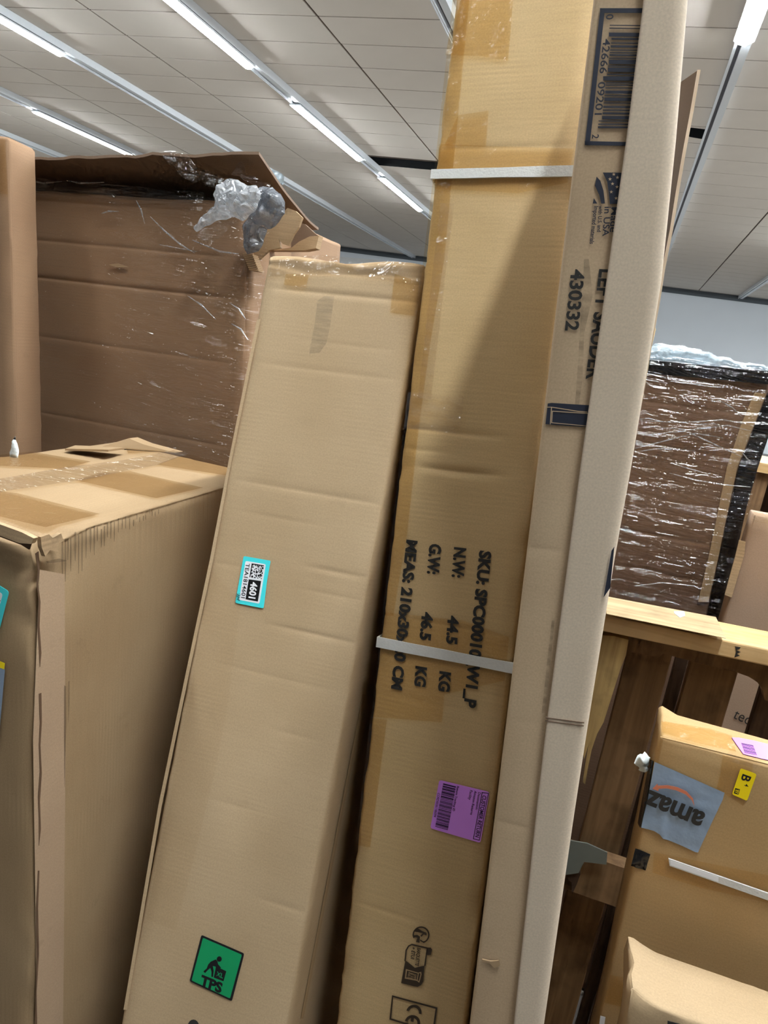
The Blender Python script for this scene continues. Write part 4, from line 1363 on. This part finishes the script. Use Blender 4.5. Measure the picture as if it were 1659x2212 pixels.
# ------------------------------------------------------------------ right background: wrapped carton, bubble film, pallet
YG = 1.62
pl = yplane(YG)
tl, tr, br = pl.px(1300, 768), pl.px(1672, 804), pl.px(1571, 1290)
k_ = (tr.x - br.x) / (tr.z - br.z)
Gc = Carton((tl.x - .30, YG, 0), (br.x - k_ * br.z, YG, 0), tr, (tl.x - .30, YG, tl.z - .01), (0, .45, 0))
t = thing('film_wrapped_carton', 'brown carton with black edge strips under shiny stretch film, behind the pallet', 'cardboard box', Gc.base())
fr = Gc.front
cr = [cre(fr, (1380, 870), (1640, 885), .003), cre(fr, (1345, 1142), (1550, 1170), .003), cre(fr, (1335, 1215), (1530, 1255), .003), cre(fr, (1400, 960), (1600, 985), .002)]
Gc.body('carton_body', M['kraft_g'], t, r=.008, step=.022, amp=.003, seed=18, creases=cr)
vs = [(1657, 848), (1596, 1005), (1571, 1119), (1552, 1211), (1533, 1298), (1500, 1440), (1540, 1440), (1568, 1284), (1596, 1166), (1612, 1094), (1636, 1010), (1672, 905)]
es = slab('edge_strip', fr, vs, .001, .006, M['blacktape'], t); es['label'] = 'black strip down the right edge'
es = slab('edge_strip', fr, [(1300, 768), (1403, 778), (1530, 790), (1672, 803), (1672, 832), (1530, 818), (1400, 807), (1300, 797)], .001, .007, M['blacktape'], t); es['label'] = 'black strip along the top edge'
slab('board_strip', fr, [(1655, 850), (1594, 1005), (1569, 1119), (1550, 1211), (1530, 1300), (1508, 1300), (1529, 1211), (1548, 1119), (1570, 1010), (1600, 920), (1630, 848)], .0004, .0012, M['kraft_a'], t)
film_sheet('stretch_film', fr, fr.puv(1330, 900)[0], Gc.W - .002, fr.puv(1500, 1330)[1], Gc.H + .004, .0075, M['film'], t, seed=21, amp=.005, step=.009)
for pts in [((1370, 968), (1440, 950), (1500, 935), (1560, 945)), ((1380, 908), (1480, 912), (1560, 906), (1610, 915)), ((1390, 920), (1490, 928), (1570, 918), (1620, 930)), ((1445, 1020), (1500, 1035), (1560, 1045), (1620, 1050)),
            ((1370, 975), (1420, 968), (1500, 972)), ((1395, 820), (1440, 828)), ((1460, 825), (1560, 838)), ((1370, 1262), (1430, 1255), (1500, 1262)), ((1385, 940), (1480, 930), (1545, 960), (1600, 985)), ((1545, 860), (1580, 880), (1600, 900)), ((1376, 905), (1400, 903), (1440, 912)), ((1500, 917), (1540, 914), (1552, 920)), ((1452, 1000), (1478, 1008), (1522, 1020)), ((1410, 1156), (1426, 1158)), ((1490, 1250), (1500, 1252)), ((1600, 975), (1612, 990), (1625, 1000))]:
    V, F = tube([fr.px(*p, .014) for p in pts], .0013, 6)
    mesh_obj('film_strand', V, F, M['film_strand'], t)
t2 = thing('bubble_film', 'bluish crumpled film heaped on top of the film wrapped carton', 'plastic film', Vector((.16, YG + .1, Gc.H)))
puff('film_heap', yplane(YG + .04), [(1330, 770), (1340, 762), (1380, 752), (1430, 742), (1470, 745), (1510, 752), (1550, 768), (1600, 780), (1672, 794), (1672, 802), (1500, 785), (1330, 772)], .045, M['bluefilm'], t2, seed=11, step=.008, crump=.5, freq=40)

# small brown carton end behind the film
pl = yplane(2.4)
a, b = pl.px(1407, 790), pl.px(1420, 705)
Sc = Carton((a.x - .10, 2.4, 0), (a.x - .01, 2.4, 0), (b.x, 2.4, b.z), (b.x - .10, 2.4, b.z), (0, .2, 0))
t = thing('narrow_carton', 'narrow tan carton end rising behind the bluish film', 'cardboard box', Sc.base())
Sc.body('carton_body', M['kraft_d'], t, r=.008, step=.05, amp=.002, seed=20)

# pinkish carton at the right edge, handwriting low on it
YH = 1.54
pl = yplane(YH)
tl = pl.px(1628, 1108); bl_ = pl.px(1560, 1345)
k_ = (tl.x - bl_.x) / (tl.z - bl_.z)
Hc = Carton((tl.x - k_ * tl.z, YH, 0), (tl.x + .45, YH, 0), (tl.x + .45, YH, tl.z + .01), (tl.x, YH, tl.z), (0, .06, 0))
t = thing('pinkish_carton', 'pinkish brown carton at the right edge with handwriting, behind the pallet', 'cardboard box', Hc.base())
Hc.body('carton_body', M['kraft_h'], t, r=.006, step=.03, amp=.002, seed=22)
slab('film_edge', Hc.front, [(1628, 1105), (1672, 1112), (1672, 1132), (1622, 1126)], .0005, .002, M['tape_clear'], t)
slab('torn_edge', Hc.front, [(1596, 1166), (1610, 1170), (1608, 1195), (1580, 1290), (1565, 1284), (1588, 1200)], .0005, .003, M['kraft_torn'], t)
text('handwriting', Hc.front, 'ted', (1582, 1550), (1617, 1566), (1588, 1528), .001, M['ink'], t, weight=.0)
# timber rack post and shelf edge glimpsed behind
pl = yplane(2.9)
p = pl.px(1645, 1012)
t = thing('timber_shelf', 'wooden shelf edge glimpsed behind the pinkish carton at the right edge', 'shelf', Vector((p.x + .3, 2.95, 0)))
V, F = [], []
add_box(V, F, p.x - .02, p.x + .8, 2.9, 3.3, p.z - .015, p.z + .02)
mesh_obj('shelf_board', V, F, M['wood_pale'], t)
for xx in (p.x - .01, p.x + .74):
    V, F = [], []
    add_box(V, F, xx, xx + .05, 2.93, 3.27, 0, p.z - .015)
    mesh_obj('shelf_leg', V, F, M['wood_old'], t)
V, F = [], []
add_box(V, F, p.x + .04, p.x + .74, 3.2, 3.22, .4, p.z - .015)
mesh_obj('shelf_back', V, F, M['wood_dark'], t)

# ---- upright pallet
YP = 1.30
pl = yplane(YP)
t = thing('wooden_pallet', 'wooden pallet standing on edge with pale top rail, behind the grey-taped carton', 'pallet', Vector((.4, YP + .05, 0)))
zt = pl.px(1480, 1364).z
p_ = pl.px(1310, 1330); q_ = pl.px(1659, 1402)
p2_ = pl.px(1310, 1366); 
x0 = p_.x - .12; x1 = .85
slope = (q_.z - p_.z) / (q_.x - p_.x)
za = lambda x: p_.z + slope * (x - p_.x)
th = p_.z - p2_.z
V = []
dtop = .105
for y in (YP, YP + dtop):
    V += [(x0, y, za(x0) - th), (x1, y, za(x1) - th), (x1, y, za(x1)), (x0, y, za(x0))]
F = [(0, 1, 2, 3), (7, 6, 5, 4), (0, 4, 5, 1), (1, 5, 6, 2), (2, 6, 7, 3), (3, 7, 4, 0)]
me = mesh_obj('top_rail', V, F, M['wood_pale'], t)
bv = me.modifiers.new('bevel', 'BEVEL'); bv.width = .003; bv.segments = 2
slab('worn_rail_face', Plane((0, 0, za(.2) + .0), (1, 0, slope), (0, 1, 0), (-slope, 0, 1)), [(1308, 1289), (1450, 1316), (1546, 1334), (1568, 1380), (1310, 1327)], .0005, .0012, M['wood_top'], t)
slab('paint_fleck', Plane((0, 0, za(.2)), (1, 0, slope), (0, 1, 0), (-slope, 0, 1)), [(1455, 1322), (1478, 1322), (1480, 1332), (1468, 1336), (1456, 1326)], .0012, .0018, M['foil'], t)
ps = yplane(YP)
slab('stamp_mark', ps, [(1588, 1396), (1600, 1398), (1597, 1402), (1590, 1404), (1600, 1408), (1592, 1412), (1598, 1416), (1586, 1420), (1590, 1408)], .0003, .0008, M['ink'], t)
# notched stringer under the rail
pn = yplane(YP + .055)
zl = lambda x, y: pn.px(x, y)
slab('notched_stringer', pn, [(1290, 1345), (1700, 1440), (1700, 1530), (1652, 1512), (1648, 1492), (1636, 1474), (1618, 1462), (1590, 1452), (1500, 1430), (1432, 1412), (1424, 1420), (1350, 1406), (1290, 1400)], -.035, 0, M['wood_old'], t)
pd = yplane(YP + .095)


def deck(xa, xb, mat, plane=pd, z1=None, lean=0.0):
    z1 = z1 if z1 is not None else za(.2) - th - .005
    A = plane.px(*xa); B = plane.px(*xb)
    V = []
    for y in (plane.o.y, plane.o.y + .018):
        V += [(A.x + lean, y, .06), (B.x + lean, y, .06), (B.x, y, z1), (A.x, y, z1)]
    o = mesh_obj('deck_board', V, [(0, 1, 2, 3), (7, 6, 5, 4), (0, 4, 5, 1), (1, 5, 6, 2), (2, 6, 7, 3), (3, 7, 4, 0)], mat, t)
    b_ = o.modifiers.new('bevel', 'BEVEL'); b_.width = .002; b_.segments = 1
    return o


deck((1347, 1440), (1446, 1440), M['wood_old'])
deck((1488, 1440), (1598, 1440), M['wood_old'])
deck((1645, 1480), (1720, 1500), M['wood_dark'])
deck((1455, 1440), (1484, 1440), M['wood_dark'], yplane(YP + .14))
deck((1250, 1440), (1300, 1440), M['wood_dark'], yplane(YP + .14))
slab('split_board', yplane(YP + .02), [(1300, 1372), (1326, 1374), (1358, 1382), (1352, 1416), (1342, 1440), (1326, 1490), (1304, 1560), (1290, 1585), (1278, 1620), (1270, 1660), (1264, 1694), (1259, 1690), (1266, 1640), (1272, 1606), (1262, 1640), (1258, 1620), (1270, 1560), (1255, 1540), (1240, 1400)], -.02, 0, M['wood_yellow'], t)
pz = yplane(YP + .03)
zz = pz.px(1260, 1890).z
V, F = [], []
add_box(V, F, -.02, .85, YP + .03, YP + .065, zz - .045, zz + .045)
mesh_obj('lower_stringer', V, F, M['wood_old'], t)
V, F = [], []
add_box(V, F, -.02, .85, YP, YP + .105, 0, .06)
mesh_obj('bottom_rail', V, F, M['wood_old'], t)
V, F = [], []
for xx in (.10, .30, .55, .78):
    add_box(V, F, xx, xx + .035, YP + .115, YP + .138, .06, za(.2) - .08)
slab('grey_wrap', yplane(YP + .015), [(1225, 1815), (1268, 1822), (1312, 1842), (1310, 1868), (1262, 1862), (1250, 1886), (1222, 1890)], -.003, 0, M['grey_plastic'], t)
slab('splinter', yplane(YP + .02), [(1226, 1880), (1240, 1872), (1254, 1888), (1246, 1910), (1236, 1932), (1234, 1905), (1224, 1900)], -.01, 0, M['wood_dark'], t)

# ------------------------------------------------------------------ grey-taped carton, lower right
YI = 1.0
pl = yplane(YI)
tl = pl.px(1426.5, 1586); lo = pl.px(1295, 2195)
k_ = (tl.x - lo.x) / (tl.z - lo.z)
Ic = Carton((lo.x - k_ * lo.z, YI, 0), (.80, YI, 0), (.76, YI, tl.z + .004), (tl.x, YI, tl.z), (0, .088, 0))
t = thing('taped_carton', 'honey-brown carton at lower right with grey printed tape and yellow sticker', 'cardboard box', Ic.base())
fr = Ic.front
i8 = crop(1340, 1540, 319 / 1659)


def warp_i(a, b, c, w, dn):
    if a < .02 and b > Ic.H - .03 and c > .03:
        w = w + Vector((.004 * noise.noise(Vector((a * 60, b * 60, c * 60))), 0, .008 * smooth01((c - .03) / .04)))
    return w


Ic.body('carton_body', M['kraft_i'], t, r=.006, step=.022, amp=.0015, seed=25, warp=warp_i)
slab('top_fold', fr, i8((450, 262), (1700, 575), (1700, 590), (450, 277)), .0004, .0022, M['kraft_i'], t)
slab('packing_tape', fr, i8((1150, 465), (1490, 560), (1480, 700), (1380, 1040), (1080, 850), (1120, 700)), .0008, .0008, M['tape'], t)
slab('packing_tape', fr, i8((380, 1560), (1700, 1830), (1700, 2140), (900, 1960), (360, 1790)), .0008, .0008, M['tape'], t)
slab('packing_tape', fr, [(1318, 2105), (1500, 2140), (1700, 2200), (1700, 2260), (1305, 2165)], .0008, .0008, M['tape'], t)
film_sheet('tape_patch', fr, fr.puv(1570, 1630)[0], fr.puv(1640, 1640)[0], fr.puv(1600, 1650)[1], fr.puv(1600, 1622)[1], .001, M['tape_clear'], t, seed=30, step=.003, amp=.004, stretch=(70, 90))
# grey printed tape with a gentle ruck
gp = i8((385, 545), (660, 665), (1170, 892), (1150, 965), (1010, 1260), (872, 1560), (840, 1555), (700, 1490), (480, 1400), (440, 1350), (380, 1320), (235, 1282), (260, 1150), (300, 1000))
poly = [fr.puv(*p) for p in gp]
bm = bmesh.new()
vs_ = [bm.verts.new((x, y, 0)) for x, y in poly]
bmesh.ops.triangulate(bm, faces=[bm.faces.new(vs_)])
for _ in range(10):
    lg = [e for e in bm.edges if e.calc_length() > .008]
    if not lg: break
    bmesh.ops.subdivide_edges(bm, edges=lg, cuts=1); bmesh.ops.triangulate(bm, faces=bm.faces)
ra, rb = fr.puv(*i8((460, 1380))[0]), fr.puv(*i8((520, 1010))[0])


def ruck(x, y):
    ax, ay = ra; bx, by = rb
    L2 = (bx - ax) ** 2 + (by - ay) ** 2
    tt = ((x - ax) * (bx - ax) + (y - ay) * (by - ay)) / L2
    dd = ((x - ax) * (by - ay) - (y - ay) * (bx - ax)) / math.sqrt(L2)
    return .0032 * math.exp(-(dd / .004) ** 2) * smooth01(1.15 - tt) * (1 if tt > -.2 else .6) + .0012 * abs(noise.noise(Vector((x * 40, y * 40, 5))))


bm.verts.index_update()
V = [fr.at(v.co.x, v.co.y, .0012 + ruck(v.co.x, v.co.y)) for v in bm.verts]
F = [tuple(v.index for v in f.verts) for f in bm.faces]
bm.free()
gt = mesh_obj('printed_tape', V, F, M['greytape'], t, smooth=True)
gt['label'] = 'blue-grey printed tape'
tx = text('tape_print', fr, 'amaz', *i8((958, 1112), (318, 845), (905, 1262)), .0052, M['ink'], gt, weight=.03, ref='x')
slab('tape_arrow', fr, i8((830, 1030), (800, 962), (730, 895), (620, 848), (520, 828), (430, 832), (425, 858), (360, 832), (415, 775), (420, 798), (530, 793), (640, 815), (740, 862), (812, 940)), .0045, .0048, M['orange'], gt)
ys_ = slab('sticker', fr, rounded(i8((1350, 616), (1530, 682), (1422, 982), (1252, 908)), .12), .0010, .0014, M['yellow'], t)
ys_['label'] = 'yellow B4 sticker'
text('sticker_print', fr, 'B', *i8((1376, 678), (1350, 742), (1470, 716)), .0017, M['black'], ys_, weight=.02)
text('sticker_print', fr, '4', *i8((1400, 786), (1390, 812), (1442, 802)), .0017, M['black'], ys_, weight=.01)
multi_slab('sticker_box', fr, [i8((1292, 838), (1342, 852), (1340, 858), (1290, 844)), i8((1275, 890), (1325, 905), (1323, 911), (1273, 896)), i8((1290, 838), (1296, 840), (1280, 895), (1274, 893)), i8((1336, 850), (1342, 852), (1326, 910), (1320, 908))], .0014, .0016, M['black'], ys_)
text('sticker_print', fr, '10', *i8((1292, 846), (1278, 892), (1326, 856)), .0017, M['black'], ys_, weight=.01)
zp = slab('plastic_strap', fr, i8((540, 1622), (1700, 2026), (1700, 2104), (552, 1702)), .001, .0035, M['strap'], t)
zp['label'] = 'white ribbed plastic strap'
slab('strap_ribs', fr, i8((560, 1640), (1100, 1826), (1098, 1880), (562, 1692)), .0035, .0038, M['white'], t)
bt_ = film_sheet('black_tape', fr, fr.puv(*i8((128, 1640))[0])[0] + .001, fr.puv(*i8((318, 1640))[0])[0], fr.puv(*i8((220, 1745))[0])[1], fr.puv(*i8((220, 1535))[0])[1], .0012, M['blacktape'], t, seed=31, step=.003, amp=.004, stretch=(60, 60))
tp = Ic.top
lb2 = slab('return_label', tp, i8((1250, 282), (1330, 285), (1500, 318), (1720, 372), (1720, 548), (1590, 520), (1380, 468)), .0006, .001, M['purple'], t)
lb2['label'] = 'purple return label folded over the top'
bars = []
for k in range(9):
    s0, s1 = k / 9, k / 9 + (.05 if k % 3 else .075)
    f = lambda A, B, s: (A[0] + (B[0] - A[0]) * s, A[1] + (B[1] - A[1]) * s)
    bars.append(i8(f((1355, 345), (1395, 462), s0), f((1490, 372), (1535, 488), s0), f((1490, 372), (1535, 488), s1), f((1355, 345), (1395, 462), s1)))
multi_slab('barcode', tp, bars, .001, .0012, M['purpleink'], lb2)
slab('packing_tape', tp, i8((460, 95), (1000, 180), (1250, 260), (1300, 440), (800, 330), (470, 225)), .0009, .0009, M['tape'], t)
pf = Plane(Ic.left.o + Vector((0, .03, 0)), (1, 0, 0), (0, 0, 1), (0, -1, 0))
puff('foil_label', pf, i8((180, 540), (210, 475), (250, 455), (295, 438), (345, 500), (335, 560), (275, 688), (235, 665), (203, 640)), .008, M['foil'], t, seed=13, step=.003, crump=.7, freq=90)
slab('paper_tag', Ic.front, [(1297, 2193), (1308, 2196), (1305, 2216), (1294, 2216)], .0006, .0012, M['white'], t)
slab('side_print', Ic.left, i8((335, 520), (372, 540), (300, 980), (225, 1290), (200, 1240), (262, 900)), .0004, .0008, M['blacktape'], t)

# ---- small carton in the lower right corner
YJ = .84
pl = yplane(YJ)
tl = pl.px(1374, 2158); lo = pl.px(1352, 2300)
Jc = Carton((tl.x + .03, YJ, 0), (.75, YJ, 0), (.74, YJ, tl.z + .012), (tl.x, YJ, tl.z), (0, .10, 0))
t = thing('corner_carton', 'tan carton just entering at the lower right corner with a crushed upright edge', 'cardboard box', Jc.base())


def warp_j(a, b, c, w, dn):
    k = smooth01(1 - a / .03) * smooth01((b - Jc.H + .12) / .1)
    if k > 0:
        s = Vector((a * 90, b * 50, c * 50))
        w = w + Vector((-.010 * k + .008 * k * noise.noise(s), .006 * k * noise.noise(s * 1.3), .010 * k))
    return w


Jc.body('carton_body', M['kraft_c'], t, r=.006, step=.02, amp=.0015, seed=28, warp=warp_j, fine=(.008, .02, .02))
slab('printed_block', Jc.front, [(1442, 2204), (1480, 2214), (1480, 2260), (1440, 2250)], .0004, .0008, M['ink'], t)
